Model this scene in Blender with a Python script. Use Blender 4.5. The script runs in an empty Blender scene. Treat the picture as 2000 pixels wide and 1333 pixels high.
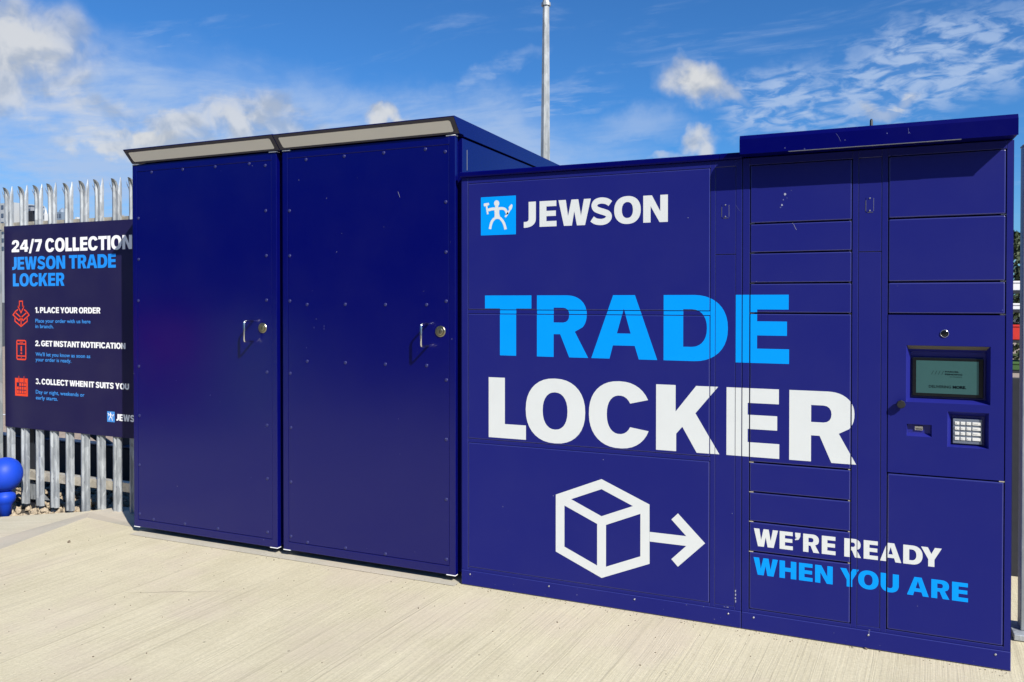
import bpy, bmesh, math, random
from mathutils import Vector, Matrix
from mathutils.geometry import tessellate_polygon
rnd = random.Random(7)
R = math.radians
scn = bpy.context.scene
COL = scn.collection

# ------------------------------------------------------------------ camera
cam_d = bpy.data.cameras.new('camera')
cam = bpy.data.objects.new('camera', cam_d)
COL.objects.link(cam)
yaw, pitch = -0.40894, -0.01109
fwd = Vector((math.sin(yaw)*math.cos(pitch), math.cos(yaw)*math.cos(pitch), math.sin(pitch)))
right = Vector((math.cos(yaw), -math.sin(yaw), 0))
up = right.cross(fwd)
M = Matrix((right, up, -fwd)).transposed().to_4x4()
M.translation = Vector((1.90489, -3.72929, 1.5))
cam.matrix_world = M
cam_d.sensor_width = 36
cam_d.lens = 1550/2000*36
cam_d.shift_y = -(666.5-604.413)/2000
cam_d.clip_start = 0.05
cam_d.clip_end = 6000
scn.camera = cam

# ------------------------------------------------------------------ view
scn.view_settings.view_transform = 'Standard'
scn.view_settings.look = 'None'
scn.view_settings.gamma = 1
scn.view_settings.use_curve_mapping = False
scn.view_settings.exposure = 0.5

# ------------------------------------------------------------------ sun
SUN = Vector((1.45, -1.0, 1.42)).normalized()      # towards the sun
sd = bpy.data.lights.new('sun', 'SUN')
sd.energy = 4.7
sd.angle = R(0.53)
sd.color = (1.0, 0.95, 0.87)
so = bpy.data.objects.new('sun', sd)
so.rotation_euler = SUN.to_track_quat('Z', 'Y').to_euler()
so.location = (6, -6, 8)
COL.objects.link(so)

# ------------------------------------------------------------------ node helper
class NT:
    def __init__(s, tree):
        s.t = tree; s.n = tree.nodes; s.l = tree.links
    def link(s, a, b):
        s.l.new(a, b)
    def inp(s, sock, v):
        if isinstance(v, bpy.types.NodeSocket): s.l.new(v, sock)
        elif v is not None: sock.default_value = v
    def math(s, op, a, b=None, c=None, clamp=False):
        n = s.n.new('ShaderNodeMath'); n.operation = op; n.use_clamp = clamp
        s.inp(n.inputs[0], a); s.inp(n.inputs[1], b)
        if c is not None: s.inp(n.inputs[2], c)
        return n.outputs[0]
    def add(s, a, b): return s.math('ADD', a, b)
    def mul(s, a, b): return s.math('MULTIPLY', a, b)
    def ramp01(s, v, lo, hi):
        n = s.n.new('ShaderNodeMapRange'); n.interpolation_type = 'SMOOTHSTEP'
        s.inp(n.inputs[0], v); n.inputs[1].default_value = lo; n.inputs[2].default_value = hi
        n.inputs[3].default_value = 0; n.inputs[4].default_value = 1
        return n.outputs[0]
    def noise(s, vec, scale, detail=4, rough=.5, dist=0, dim='3D'):
        n = s.n.new('ShaderNodeTexNoise'); n.noise_dimensions = dim
        if vec is not None: s.link(vec, n.inputs['Vector'])
        n.inputs['Scale'].default_value = scale; n.inputs['Detail'].default_value = detail
        n.inputs['Roughness'].default_value = rough; n.inputs['Distortion'].default_value = dist
        return n.outputs[0]
    def comb(s, x, y, z):
        n = s.n.new('ShaderNodeCombineXYZ'); s.inp(n.inputs[0], x); s.inp(n.inputs[1], y); s.inp(n.inputs[2], z)
        return n.outputs[0]
    def sep(s, v):
        n = s.n.new('ShaderNodeSeparateXYZ'); s.link(v, n.inputs[0]); return n.outputs
    def mapping(s, v, loc=(0,0,0), rot=(0,0,0), scale=(1,1,1)):
        n = s.n.new('ShaderNodeMapping'); s.link(v, n.inputs[0])
        n.inputs[1].default_value = loc; n.inputs[2].default_value = rot; n.inputs[3].default_value = scale
        return n.outputs[0]
    def mix(s, f, a, b):
        n = s.n.new('ShaderNodeMix'); n.data_type = 'RGBA'
        s.inp(n.inputs[0], f)
        for i, v in ((6, a), (7, b)):
            if isinstance(v, bpy.types.NodeSocket): s.l.new(v, n.inputs[i])
            else: n.inputs[i].default_value = (*v, 1) if len(v) == 3 else v
        return n.outputs[2]

# ------------------------------------------------------------------ sky with clouds
def build_world():
    w = bpy.data.worlds.new("World"); scn.world = w; w.use_nodes = True
    N = NT(w.node_tree)
    bg = N.n['Background']
    sky = N.n.new('ShaderNodeTexSky'); sky.sky_type = 'NISHITA'; sky.sun_disc = False
    sky.sun_elevation = math.asin(SUN.z); sky.sun_rotation = math.atan2(SUN.x, SUN.y)
    sky.air_density = 1.0; sky.dust_density = 0.4; sky.ozone_density = 3.0
    STR = 0.066
    tc = N.n.new('ShaderNodeTexCoord')
    d = tc.outputs['Generated']
    x, y, z = N.sep(d)
    az = N.mul(N.math('ARCTAN2', x, y), 57.2958)         # degrees, 0 = straight behind the lockers
    el = N.mul(N.math('ARCSINE', z), 57.2958)
    # warp coordinates a little so that blob outlines are ragged
    wn = N.noise(d, 9, 5, .6); wn2 = N.noise(N.mapping(d, loc=(3, 7, 1)), 9, 5, .6)
    azw = N.add(az, N.mul(N.math('SUBTRACT', wn, .5), 9))
    elw = N.add(el, N.mul(N.math('SUBTRACT', wn2, .5), 6))
    wf = N.noise(d, 30, 4, .48); wf2 = N.noise(N.mapping(d, loc=(1, 2, 9)), 30, 4, .48)
    azf = N.add(az, N.mul(N.math('SUBTRACT', wf, .5), 3.4))
    elf = N.add(el, N.mul(N.math('SUBTRACT', wf2, .5), 3.4))
    def blob(ca, ce, ra, re, rot=0, A=azw, E=elw, lo=1.0, hi=.0):
        da = N.math('SUBTRACT', A, ca); de = N.math('SUBTRACT', E, ce)
        c, s = math.cos(R(rot)), math.sin(R(rot))
        u = N.math('DIVIDE', N.add(N.mul(da, c), N.mul(de, s)), ra)
        v = N.math('DIVIDE', N.add(N.mul(da, -s), N.mul(de, c)), re)
        r = N.math('SQRT', N.add(N.mul(u, u), N.mul(v, v)))
        return N.ramp01(r, lo, hi)
    # cloud sheet coordinates (flat layer seen in perspective)
    zz = N.math('MAXIMUM', z, 0.03)
    p = N.comb(N.math('DIVIDE', x, N.add(zz, .05)), N.math('DIVIDE', y, N.add(zz, .05)), 0)
    wisp = N.noise(N.mapping(p, rot=(0, 0, R(20)), scale=(1.0, 1.9, 1)), 1.3, 8, .62, .6)
    wisp_f = N.noise(N.mapping(p, rot=(0, 0, R(35)), scale=(1.0, 2.2, 1)), 4.2, 6, .6, .3)
    rip = N.noise(N.mapping(N.comb(az, el, 0), rot=(0, 0, R(-24)), scale=(.42, 1.15, 1)), 1.25, 5, .55, .5)
    # veil: broad band on the left, thinning to the right
    band = blob(-50, 8.2, 38, 9.2, 0, lo=1.05, hi=.5)
    band2 = blob(-31, 10.6, 18, 5.2, -2, lo=1.1, hi=.5)
    band3 = blob(-15.5, 12.3, 7.5, 1.9, -4, lo=1.0, hi=.1)
    veil = N.math('MAXIMUM', N.mul(band, .95), N.math('MAXIMUM', N.mul(band2, .85), N.mul(band3, .6)))
    vq = N.mapping(N.comb(az, el, 0), rot=(0, 0, R(-8)), scale=(.10, .30, 1))
    veiln = N.noise(vq, 1.0, 9, .60, .8)
    texv = N.ramp01(N.add(N.mul(veiln, .75), N.mul(wisp_f, .25)), .36, .62)
    veil_d = N.mul(veil, N.add(N.mul(texv, .56), .36))
    low = N.mul(N.ramp01(el, 9, 0), N.add(N.mul(texv, .3), .12))
    streak = N.mul(blob(-25.2, 15.9, 5.0, 1.1, 24, lo=1, hi=0), N.mul(texv, .9))
    streak2 = N.mul(blob(-21.5, 13.6, 6.0, 2.0, 24, lo=1, hi=0), N.mul(N.ramp01(wisp_f, .4, .62), .55))
    spread = N.mul(N.mul(N.ramp01(wisp, .5, .72), N.ramp01(wisp_f, .40, .62)), .35)
    alto_m = N.math('MAXIMUM', blob(3.5, 14.2, 12.5, 3.8, 10, lo=1.05, hi=.3), blob(-3.5, 13.0, 7, 3.0, 0, lo=1, hi=.2))
    alto = N.mul(alto_m, N.add(N.mul(N.ramp01(rip, .38, .62), .78), N.mul(texv, .08)))
    thin = veil_d
    for c in (low, streak, streak2, spread, alto):
        thin = N.math('MAXIMUM', thin, c)
    # heaped clouds with soft grey bases
    def heap(ca, ce, ra, re, rot=0, dens=.95):
        m = blob(ca, ce, ra, re, rot, azf, elf, lo=1.2, hi=.30)
        return N.mul(m, dens), m
    heaps = [(-55.6, 15.0, 5.6, 3.7, 0, .9), (-56.5, 12.8, 4.0, 2.4, 0, .85), (-48.2, 10.4, 5.4, 1.3, 6, .95), (-46, 11.5, 3.6, 1.4, 10, .85),
             (-42.0, 12.3, 4.0, 2.1, 14, .85), (-39.5, 11.4, 3.2, 2.0, 0, .7), (-32.2, 12.7, 1.7, .8, 0, .9),
             (-10.4, 15.0, 2.8, 1.55, -20, .95), (-8.6, 14.4, 2.3, .9, -25, .6), (-10.1, 10.9, 1.5, 1.3, 20, .8),
             (-12.4, 10.2, 1.8, .6, 10, .5), (1.5, 12.3, 2.4, 1.0, 0, .45), (-52, 12.0, 5, 1.7, 0, .45)]
    hd = None
    for h in heaps:
        dd, _ = heap(*h)
        hd = dd if hd is None else N.math('MAXIMUM', hd, dd)
    puff = N.noise(d, 26, 4, .5, .4)
    hd = N.mul(hd, N.add(.62, N.mul(N.ramp01(puff, .26, .5), .38)))
    dens = N.math('MAXIMUM', thin, hd)
    dens = N.mul(dens, N.ramp01(z, .0, .03))
    # brightness inside clouds: light tops, grey undersides from a vertical offset of the same noise
    shade_n = N.noise(N.mapping(d, loc=(0, 0, .014)), 26, 4, .5, .4)
    slope = N.math('SUBTRACT', puff, shade_n)
    lit = N.ramp01(N.add(N.mul(slope, 1.6), N.noise(N.mapping(d, loc=(5, 1, 2)), 10, 3, .5)), .22, .72)
    heapcol = N.mix(lit, (.46, .51, .59), (.73, .74, .745))
    hz = N.ramp01(hd, .05, .5)
    cc = N.mix(hz, (.43, .57, .82), heapcol)
    K = 2**scn.view_settings.exposure                                              # exposure 0.35 undone, cloud radiance
    cl = N.n.new('ShaderNodeVectorMath'); cl.operation = 'SCALE'; N.link(cc, cl.inputs[0]); cl.inputs[3].default_value = 1/K/STR*.98
    tint = N.n.new('ShaderNodeMix'); tint.data_type = 'RGBA'; tint.blend_type = 'MULTIPLY'; tint.inputs[0].default_value = 1
    N.link(sky.outputs[0], tint.inputs[6]); tint.inputs[7].default_value = (.37, .86, 1.38, 1)
    out = N.mix(dens, tint.outputs[2], cl.outputs[0])
    N.link(out, bg.inputs[0])
    bg.inputs[1].default_value = STR
build_world()

# ------------------------------------------------------------------ object helpers
ORG = {}
def thing(name, label, cat, loc, group=None):
    o = bpy.data.objects.new(name, None); COL.objects.link(o)
    o.empty_display_size = .1
    o.location = loc; ORG[o.name] = Vector(loc)
    o['label'] = label; o['category'] = cat
    if group: o['group'] = group
    return o
def obj(name, bm, m, parent=None, smooth=False, label=None):
    """link bm (world coordinates) as one mesh object, origin kept at its parent's origin"""
    me = bpy.data.meshes.new(name)
    org = ORG[parent.name] if parent else Vector((0, 0, 0))
    if parent: bmesh.ops.translate(bm, vec=-org, verts=bm.verts)
    if smooth:
        for f in bm.faces: f.smooth = True
    bm.to_mesh(me); bm.free()
    for mm in (m if isinstance(m, (list, tuple)) else [m]): me.materials.append(mm)
    o = bpy.data.objects.new(name, me); COL.objects.link(o)
    if parent: o.parent = parent
    ORG[o.name] = org
    if label: o['label'] = label
    return o
def tag(o, label, cat, group=None):
    o['label'] = label; o['category'] = cat
    if group: o['group'] = group
    return o
def kind(o, k='structure', label=None):
    o['kind'] = k
    if label: o['label'] = label
    return o
def copy_at(o, parent, off):
    c = o.copy(); COL.objects.link(c); c.parent = parent
    c.location = Vector(o.location)+Vector(off); ORG[c.name] = ORG[parent.name]+Vector(off) if parent else Vector(off)
    return c
def box(bm, x0, x1, y0, y1, z0, z1, bev=0, seg=1):
    r = bmesh.ops.create_cube(bm, size=1)
    vs = r['verts']
    for v in vs:
        v.co = Vector((x0+(v.co.x+.5)*(x1-x0), y0+(v.co.y+.5)*(y1-y0), z0+(v.co.z+.5)*(z1-z0)))
    if bev:
        es = list({e for v in vs for e in v.link_edges})
        bmesh.ops.bevel(bm, geom=es, offset=bev, segments=seg, affect='EDGES', profile=.5)
    return bm
def B(*a, **k): return box(bmesh.new(), *a, **k)
def boxes(lst, bev=0, seg=1):
    bm = bmesh.new()
    for a in lst: box(bm, *a, bev=bev, seg=seg)
    return bm
def prism(bm, prof, x0, x1):
    """profile in (y, z), extruded along x"""
    a = [bm.verts.new((x0, p[0], p[1])) for p in prof]; b = [bm.verts.new((x1, p[0], p[1])) for p in prof]
    n = len(prof)
    for i in range(n):
        j = (i+1) % n
        bm.faces.new((a[i], a[j], b[j], b[i]))
    bm.faces.new(a[::-1]); bm.faces.new(b)
    bmesh.ops.recalc_face_normals(bm, faces=bm.faces)
    return bm
def tube(bm, pts, r, n=10, cap=True):
    rings = []
    for i, p in enumerate(pts):
        p = Vector(p)
        t = (Vector(pts[min(i+1, len(pts)-1)])-Vector(pts[max(i-1, 0)])).normalized()
        a = t.orthogonal().normalized() if i == 0 else (rings_a - t*rings_a.dot(t)).normalized()
        rings_a = a; b = t.cross(a)
        rr = r[i] if isinstance(r, (list, tuple)) else r
        rings.append([bm.verts.new(p+(a*math.cos(k*2*math.pi/n)+b*math.sin(k*2*math.pi/n))*rr) for k in range(n)])
    for u, v in zip(rings, rings[1:]):
        for k in range(n): bm.faces.new((u[k], u[(k+1) % n], v[(k+1) % n], v[k]))
    if cap: bm.faces.new(rings[0][::-1]); bm.faces.new(rings[-1])
    return bm
def lathe(bm, prof, c, axis='z', n=32):
    """profile (radius, along); axis z or y"""
    rings = []
    for r, h in prof:
        ring = []
        for k in range(n):
            a = 2*math.pi*k/n
            if axis == 'z': co = (c[0]+r*math.cos(a), c[1]+r*math.sin(a), c[2]+h)
            else: co = (c[0]+r*math.cos(a), c[1]+h, c[2]+r*math.sin(a))
            ring.append(bm.verts.new(co))
        rings.append(ring)
    for u, v in zip(rings, rings[1:]):
        for k in range(n): bm.faces.new((u[k], u[(k+1) % n], v[(k+1) % n], v[k]))
    bm.faces.new(rings[0]); bm.faces.new(rings[-1])
    bmesh.ops.recalc_face_normals(bm, faces=bm.faces)
    return bm

# ------------------------------------------------------------------ materials
def newmat(name):
    m = bpy.data.materials.new(name); m.use_nodes = True
    N = NT(m.node_tree); return m, N, N.n['Principled BSDF']
def geo(N):
    return N.n.new('ShaderNodeNewGeometry').outputs['Position']
def bump(N, bs, h, strength, dist):
    b = N.n.new('ShaderNodeBump'); b.inputs['Strength'].default_value = strength; b.inputs['Distance'].default_value = dist
    N.link(h, b.inputs['Height']); N.link(b.outputs[0], bs.inputs['Normal'])
def paint(name, col, rough=.35, spec=.5, peel=.15, dust=.03, chips=True, coat=0, dustcol=(.35, .33, .28)):
    m, N, b = newmat(name)
    P = geo(N)
    n1 = N.noise(P, 2.3, 5, .6); n2 = N.noise(P, 55, 3, .6); n3 = N.noise(P, 420, 2, .5)
    base = N.mix(N.mul(N.ramp01(n1, .35, .75), dust), col, dustcol)
    if chips:
        v = N.n.new('ShaderNodeTexVoronoi'); v.inputs['Scale'].default_value = 9.0; N.link(P, v.inputs['Vector'])
        c = N.ramp01(v.outputs['Distance'], .024, .012)
        base = N.mix(N.mul(c, .45), base, (.5, .5, .55))
    N.link(base, b.inputs['Base Color'])
    N.link(N.add(N.mul(n2, .06), N.add(N.mul(n1, .08), rough-.07)), b.inputs['Roughness'])
    b.inputs['Specular IOR Level'].default_value = spec
    b.inputs['Coat Weight'].default_value = coat
    bump(N, b, N.add(N.mul(n3, .5), N.mul(n1, 2.0)), peel, .0006)
    return m
def plain(name, col, rough=.5, metal=0, spec=.5, emit=None, var=.12, scale=20):
    m, N, b = newmat(name)
    P = geo(N)
    n = N.noise(P, scale, 4, .6)
    dark = tuple(c*(1-var) for c in col); light = tuple(min(1, c*(1+var)) for c in col)
    N.link(N.mix(n, dark, light), b.inputs['Base Color'])
    N.link(N.add(N.mul(n, .12), rough-.06), b.inputs['Roughness'])
    b.inputs['Metallic'].default_value = metal
    b.inputs['Specular IOR Level'].default_value = spec
    if emit:
        b.inputs['Emission Color'].default_value = (*emit[0], 1); b.inputs['Emission Strength'].default_value = emit[1]
    return m

m_cab = paint('cabinet_gloss_navy', (.0008, .0018, .098), rough=.23, spec=.42, peel=.05, dust=.004)
m_mod = paint('module_satin_navy', (.0105, .0135, .148), rough=.42, spec=.12, peel=.12, dust=.010)
m_edge = paint('panel_edge_highlight', (.022, .026, .17), rough=.3, spec=.75, peel=.0, dust=.02, chips=False)  # module navy lightened to paint sunlit highlight lines on the bevelled edges
m_tray = paint('tray_lit_navy', (.016, .019, .20), rough=.34, spec=.4, peel=.0, dust=.0, chips=False)  # lighter copy of the module navy, brightens the sunlit recess walls
m_fascia = paint('fascia_navy', (.0004, .0008, .085), rough=.36, spec=.08, peel=.05, dust=.005)
m_dark = plain('dark_void', (.006, .006, .012), .7)
m_rim = plain('hood_rim', (.035, .032, .055), .5)
m_hood = plain('hood_pale_panel', (.80, .77, .71), .55, var=.05, scale=4)
m_white = plain('white_plastic', (.85, .85, .85), .4, var=.03)
m_vwhite = plain('white_vinyl', (.63, .655, .65), .42, var=.045, scale=9, spec=.2)
m_vblue = plain('cyan_vinyl', (.0, .285, .86), .42, var=.03, scale=9, spec=.12)
m_swhite = plain('white_print', (.92, .92, .92), .35, var=.02)
m_sblue = plain('blue_print', (.012, .27, .86), .4, var=.03)
m_sblue2 = plain('pale_blue_print', (.05, .30, .80), .4, var=.03)
m_red = plain('orange_red_print', (.80, .055, .012), .45, var=.05)
m_sign = paint('sign_navy', (.014, .011, .060), rough=.42, spec=.2, peel=.02, dust=.02, chips=False)
m_chrome = plain('stainless', (.75, .74, .72), .22, 1.0)
m_screw = plain('screw_steel', (.34, .34, .36), .45, .7)
m_brass = plain('lock_brass', (.42, .39, .28), .32, 1.0)
m_black = plain('black_plastic', (.012, .012, .013), .5)
m_bezel = plain('screen_bezel', (.006, .007, .009), .18)
m_display = plain('lcd_glass', (.028, .075, .075), .16, emit=((.05, .125, .12), .15), var=.08, scale=30)
m_ink = plain('lcd_ink', (.001, .004, .008), .3, spec=.1)
m_keyplate = plain('keypad_plate', (.20, .235, .30), .38, .5)
m_key = plain('key_white', (.70, .70, .66), .4)
m_keyink = plain('key_print', (.12, .12, .14), .5)
m_blue = paint('bollard_blue', (.003, .050, .52), rough=.5, spec=.3, peel=.05, dust=.03, chips=False)
m_alu = plain('aluminium_strip', (.30, .30, .30), .4, .6)

def galvanised(name, c0=(.24, .26, .28), c1=(.46, .49, .51), scale=30, stretch=.25):
    m, N, b = newmat(name); P = geo(N)
    q = N.mapping(P, scale=(1, 1, stretch))
    v = N.n.new('ShaderNodeTexVoronoi'); v.inputs['Scale'].default_value = scale*1.4; N.link(q, v.inputs['Vector'])
    n = N.noise(q, scale, 5, .65); n2 = N.noise(P, 5, 4, .6)
    f = N.ramp01(N.add(N.mul(n, .6), N.add(N.mul(N.sep(v.outputs['Color'])[0], .25), N.mul(n2, .25))), .38, .78)
    N.link(N.mix(f, c0, c1), b.inputs['Base Color'])
    N.link(N.add(N.mul(n, .25), .38), b.inputs['Roughness']); b.inputs['Metallic'].default_value = .35
    bump(N, b, n, .3, .001)
    return m
m_galv = galvanised('galvanised_steel')
m_galv2 = galvanised('galvanised_post', (.26, .29, .30), (.42, .44, .44), 9, .5)
m_rail = galvanised('weathered_rail', (.42, .38, .30), (.62, .57, .46), 14, 1)
m_pole = galvanised('pole_steel', (.30, .31, .30), (.50, .51, .49), 5, .3)
m_navysteel = plain('dark_steel', (.018, .020, .028), .55, var=.3)

def concrete(name, brushed=True, col=(.50, .447, .300), col2=(.650, .588, .415), ang=3.6):
    m, N, b = newmat(name); P = geo(N)
    q = N.mapping(P, rot=(0, 0, R(ang)))                     # brush strokes run along local y
    wob = N.noise(q, .8, 3, .5)
    qx, qy, qz = N.sep(q)
    qw = N.comb(N.add(qx, N.mul(wob, .05)), qy, qz)
    fine = N.noise(N.mapping(qw, scale=(1, .005, 1)), 120, 4, .8)
    mid = N.noise(N.mapping(qw, scale=(1, .010, 1)), 52, 5, .75)
    wide = N.noise(N.mapping(qw, scale=(1, .16, 1)), 6, 6, .7)
    blot = N.noise(P, 2.2, 6, .65, .5); grain = N.noise(P, 260, 3, .7); sand = N.noise(P, 70, 4, .7)
    pink = N.noise(N.mapping(P, loc=(4, 2, 0)), 1.4, 4, .6)
    t = N.add(N.mul(wide, .26), N.add(N.mul(blot, .30), N.mul(sand, .44)))
    base = N.mix(N.ramp01(t, .34, .66), col, col2)
    base = N.mix(N.mul(N.ramp01(pink, .45, .65), .5), base, (.56, .475, .37))
    base = N.mix(N.mul(N.ramp01(grain, .5, .75), .35), base, (.40, .35, .26))
    if brushed:
        groove = N.ramp01(mid, .53, .68)
        base = N.mix(N.mul(groove, .46), base, (.33, .29, .20))
        gf = N.ramp01(fine, .52, .66)
        base = N.mix(N.mul(gf, .46), base, (.34, .30, .21))
    v = N.n.new('ShaderNodeTexVoronoi'); v.inputs['Scale'].default_value = 6.5; v.inputs['Randomness'].default_value = 1
    N.link(P, v.inputs['Vector'])
    cr, cg, cb = N.sep(v.outputs['Color'])
    spot = N.mul(N.ramp01(v.outputs['Distance'], .045, .028), N.math('GREATER_THAN', cr, .35))
    base = N.mix(N.mul(spot, .6), base, (.10, .085, .07))
    v2 = N.n.new('ShaderNodeTexVoronoi'); v2.inputs['Scale'].default_value = 30; N.link(P, v2.inputs['Vector'])
    spot2 = N.mul(N.ramp01(v2.outputs['Distance'], .10, .06), N.math('GREATER_THAN', N.sep(v2.outputs['Color'])[1], .8))
    base = N.mix(N.mul(spot2, .35), base, (.2, .17, .13))
    N.link(base, b.inputs['Base Color']); b.inputs['Roughness'].default_value = .85
    b.inputs['Specular IOR Level'].default_value = .25
    h = N.add(N.mul(grain, .35), N.mul(blot, .4))
    if brushed: h = N.add(h, N.add(N.mul(fine, 2.0), N.mul(mid, 2.2)))
    bump(N, b, h, .55, .0022)
    return m
m_conc = concrete('brushed_concrete')
m_trowel = concrete('trowelled_concrete', False, (.40, .37, .30), (.50, .465, .38))
m_conc2 = concrete('side_concrete', True, (.47, .43, .32), (.56, .52, .40), ang=60)

def ground_mat(name, c0, c1, scale=40):
    m, N, b = newmat(name); P = geo(N)
    n = N.noise(P, scale, 5, .7); n2 = N.noise(P, .6, 4, .6)
    N.link(N.mix(N.ramp01(N.add(N.mul(n, .6), N.mul(n2, .4)), .3, .7), c0, c1), b.inputs['Base Color'])
    b.inputs['Roughness'].default_value = .9
    bump(N, b, n, .5, .004)
    return m
m_yard = ground_mat('asphalt', (.045, .045, .045), (.075, .072, .068))
m_dirt = ground_mat('dark_soil', (.03, .026, .02), (.07, .06, .045), 25)
m_stone = ground_mat('ballast_stone', (.22, .17, .11), (.46, .38, .27), 60)

def brick_pave():
    m, N, b = newmat('block_paving'); P = geo(N)
    t = N.n.new('ShaderNodeTexBrick'); N.link(P, t.inputs[0]); t.inputs['Scale'].default_value = 5
    t.inputs['Color1'].default_value = (.30, .22, .16, 1); t.inputs['Color2'].default_value = (.38, .30, .23, 1)
    t.inputs['Mortar'].default_value = (.16, .12, .09, 1); t.inputs['Mortar Size'].default_value = .02
    n = N.noise(P, 3, 5, .6)
    N.link(N.mix(N.mul(n, .5), t.outputs[0], (.40, .32, .24)), b.inputs['Base Color']); b.inputs['Roughness'].default_value = .85
    return m
m_brick = brick_pave()
m_linepaint = plain('road_paint', (.72, .72, .70), .6, var=.1)

# ------------------------------------------------------------------ ground
def quad_sheet(name, pts, m, z=None):
    bm = bmesh.new()
    vs = [bm.verts.new((p[0], p[1], p[2] if len(p) > 2 else z)) for p in pts]
    bm.faces.new(vs); bmesh.ops.recalc_face_normals(bm, faces=bm.faces)
    for f in bm.faces:
        if f.normal.z < 0: f.normal_flip()
    return obj(name, bm, m)
kind(quad_sheet('ground', [(-3000, -3000), (3000, -3000), (3000, 3000), (-3000, 3000)], m_yard, -.17))
# brushed slab the lockers stand on (real slab with thickness)
bm = bmesh.new()
edge = [(-2.969, .120), (-2.824, -.581), (-1.998, -4.575), (-1.703, -6.0), (14, -6.0), (14, 2.6), (-2.1, 2.6), (-2.1, .04)]
top = [bm.verts.new((x, y, 0)) for x, y in edge]
bot = [bm.verts.new((x, y, -.16)) for x, y in edge]
bm.faces.new(top)
for i in range(len(edge)):
    j = (i+1) % len(edge); bm.faces.new((top[i], bot[i], bot[j], top[j]))
bmesh.ops.recalc_face_normals(bm, faces=bm.faces)
kind(obj('concrete_slab', bm, m_conc))
# sloping trowelled margin dropping to the lower side slab
bm = bmesh.new()
a = [(-2.969, .120, -.0005), (-2.824, -.581, -.0005), (-1.998, -4.575, -.0005), (-1.703, -6.0, -.0005)]
b_ = [(-3.166, .301, -.03), (-3.148, -.365, -.03), (-2.9, -4.6, -.03), (-2.8, -6.0, -.03)]
va = [bm.verts.new(p) for p in a]; vb = [bm.verts.new(p) for p in b_]
for i in range(3): bm.faces.new((va[i], va[i+1], vb[i+1], vb[i]))
bmesh.ops.recalc_face_normals(bm, faces=bm.faces)
for f in bm.faces:
    if f.normal.z < 0: f.normal_flip()
kind(obj('concrete_margin', bm, m_trowel))
# low apron behind the corner, up to the fence
bm = bmesh.new()
P0 = (-2.969, .120, -.0005); P1 = (-2.1, .0401, -.0005); P2 = (-3.166, .301, -.03); P3 = (-3.078, .51, -.03); P4 = (-2.1, .51, -.02)
P5 = (-3.0, .170, -.010); P6 = (-2.1, .085, -.010)
v = [bm.verts.new(p) for p in (P0, P1, P6, P5)]; bm.faces.new(v)
v5, v6 = v[3], v[2]
v2, v3, v4 = [bm.verts.new(p) for p in (P2, P3, P4)]
bm.faces.new((v5, v6, v4, v3, v2)); bm.faces.new((v[0], v5, v2))
bmesh.ops.recalc_face_normals(bm, faces=bm.faces)
for f in bm.faces:
    if f.normal.z < 0: f.normal_flip()
kind(obj('concrete_apron', bm, m_trowel))
# outer lower slab
bm = bmesh.new()
edge = [(-3.166, .301), (-3.148, -.365), (-2.9, -4.6), (-2.8, -6.0), (-11.2, -6.0), (-3.64, -.035), (-3.23, .289), (-3.078, .51)]
top = [bm.verts.new((x, y, -.0302)) for x, y in edge]; bot = [bm.verts.new((x, y, -.16)) for x, y in edge]
bm.faces.new(top)
for i in range(len(edge)):
    j = (i+1) % len(edge); bm.faces.new((top[i], bot[i], bot[j], top[j]))
bmesh.ops.recalc_face_normals(bm, faces=bm.faces)
kind(obj('side_slab', bm, m_conc2))
# smooth strip along the cabinet feet
kind(quad_sheet('foot_strip', [(-2.36, -.055), (-.02, -.045), (-.02, .3), (-2.36, .3)], m_trowel, .0025))
# soil under the fence, block paving beyond
kind(quad_sheet('soil', [(-16, -9.8), (-3.3, -.1), (-3.0, .30), (-2.1, .5), (-2.1, 3.0), (-16, 1.7)], m_dirt, -.135))
kind(quad_sheet('block_paving', [(-16, 1.75), (-2.1, 3.05), (12, 3.4), (30, 60), (-60, 60)], m_brick, -.150))
lines = boxes([(-9.3+i*.9, -8.7+i*.9+.2, 3.2, 8.5, -.1475, -.1455) for i in range(0)])
lines.free()
bm = bmesh.new()
for (x0, y0, x1, y1, w) in ((-7.6, 3.2, -5.2, 3.45, .10), (-7.8, 3.9, -5.4, 4.6, .09), (-7.0, 2.55, -4.4, 2.95, .09), (-8.8, 4.9, -6.2, 5.5, .09), (-6.9, 3.5, -6.0, 5.6, .09), (-10, 3.2, -8, 5.2, .1)):
    d = Vector((x1-x0, y1-y0, 0)).normalized(); n = Vector((-d.y, d.x, 0))*w/2
    f = bm.faces.new([bm.verts.new(Vector((px, py, -.146))+s*n) for px, py, s in ((x0, y0, 1), (x0, y0, -1), (x1, y1, -1), (x1, y1, 1))])
    if f.normal.z < 0: f.normal_flip()
kind(obj('painted_lines', bm, m_linepaint))

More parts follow.
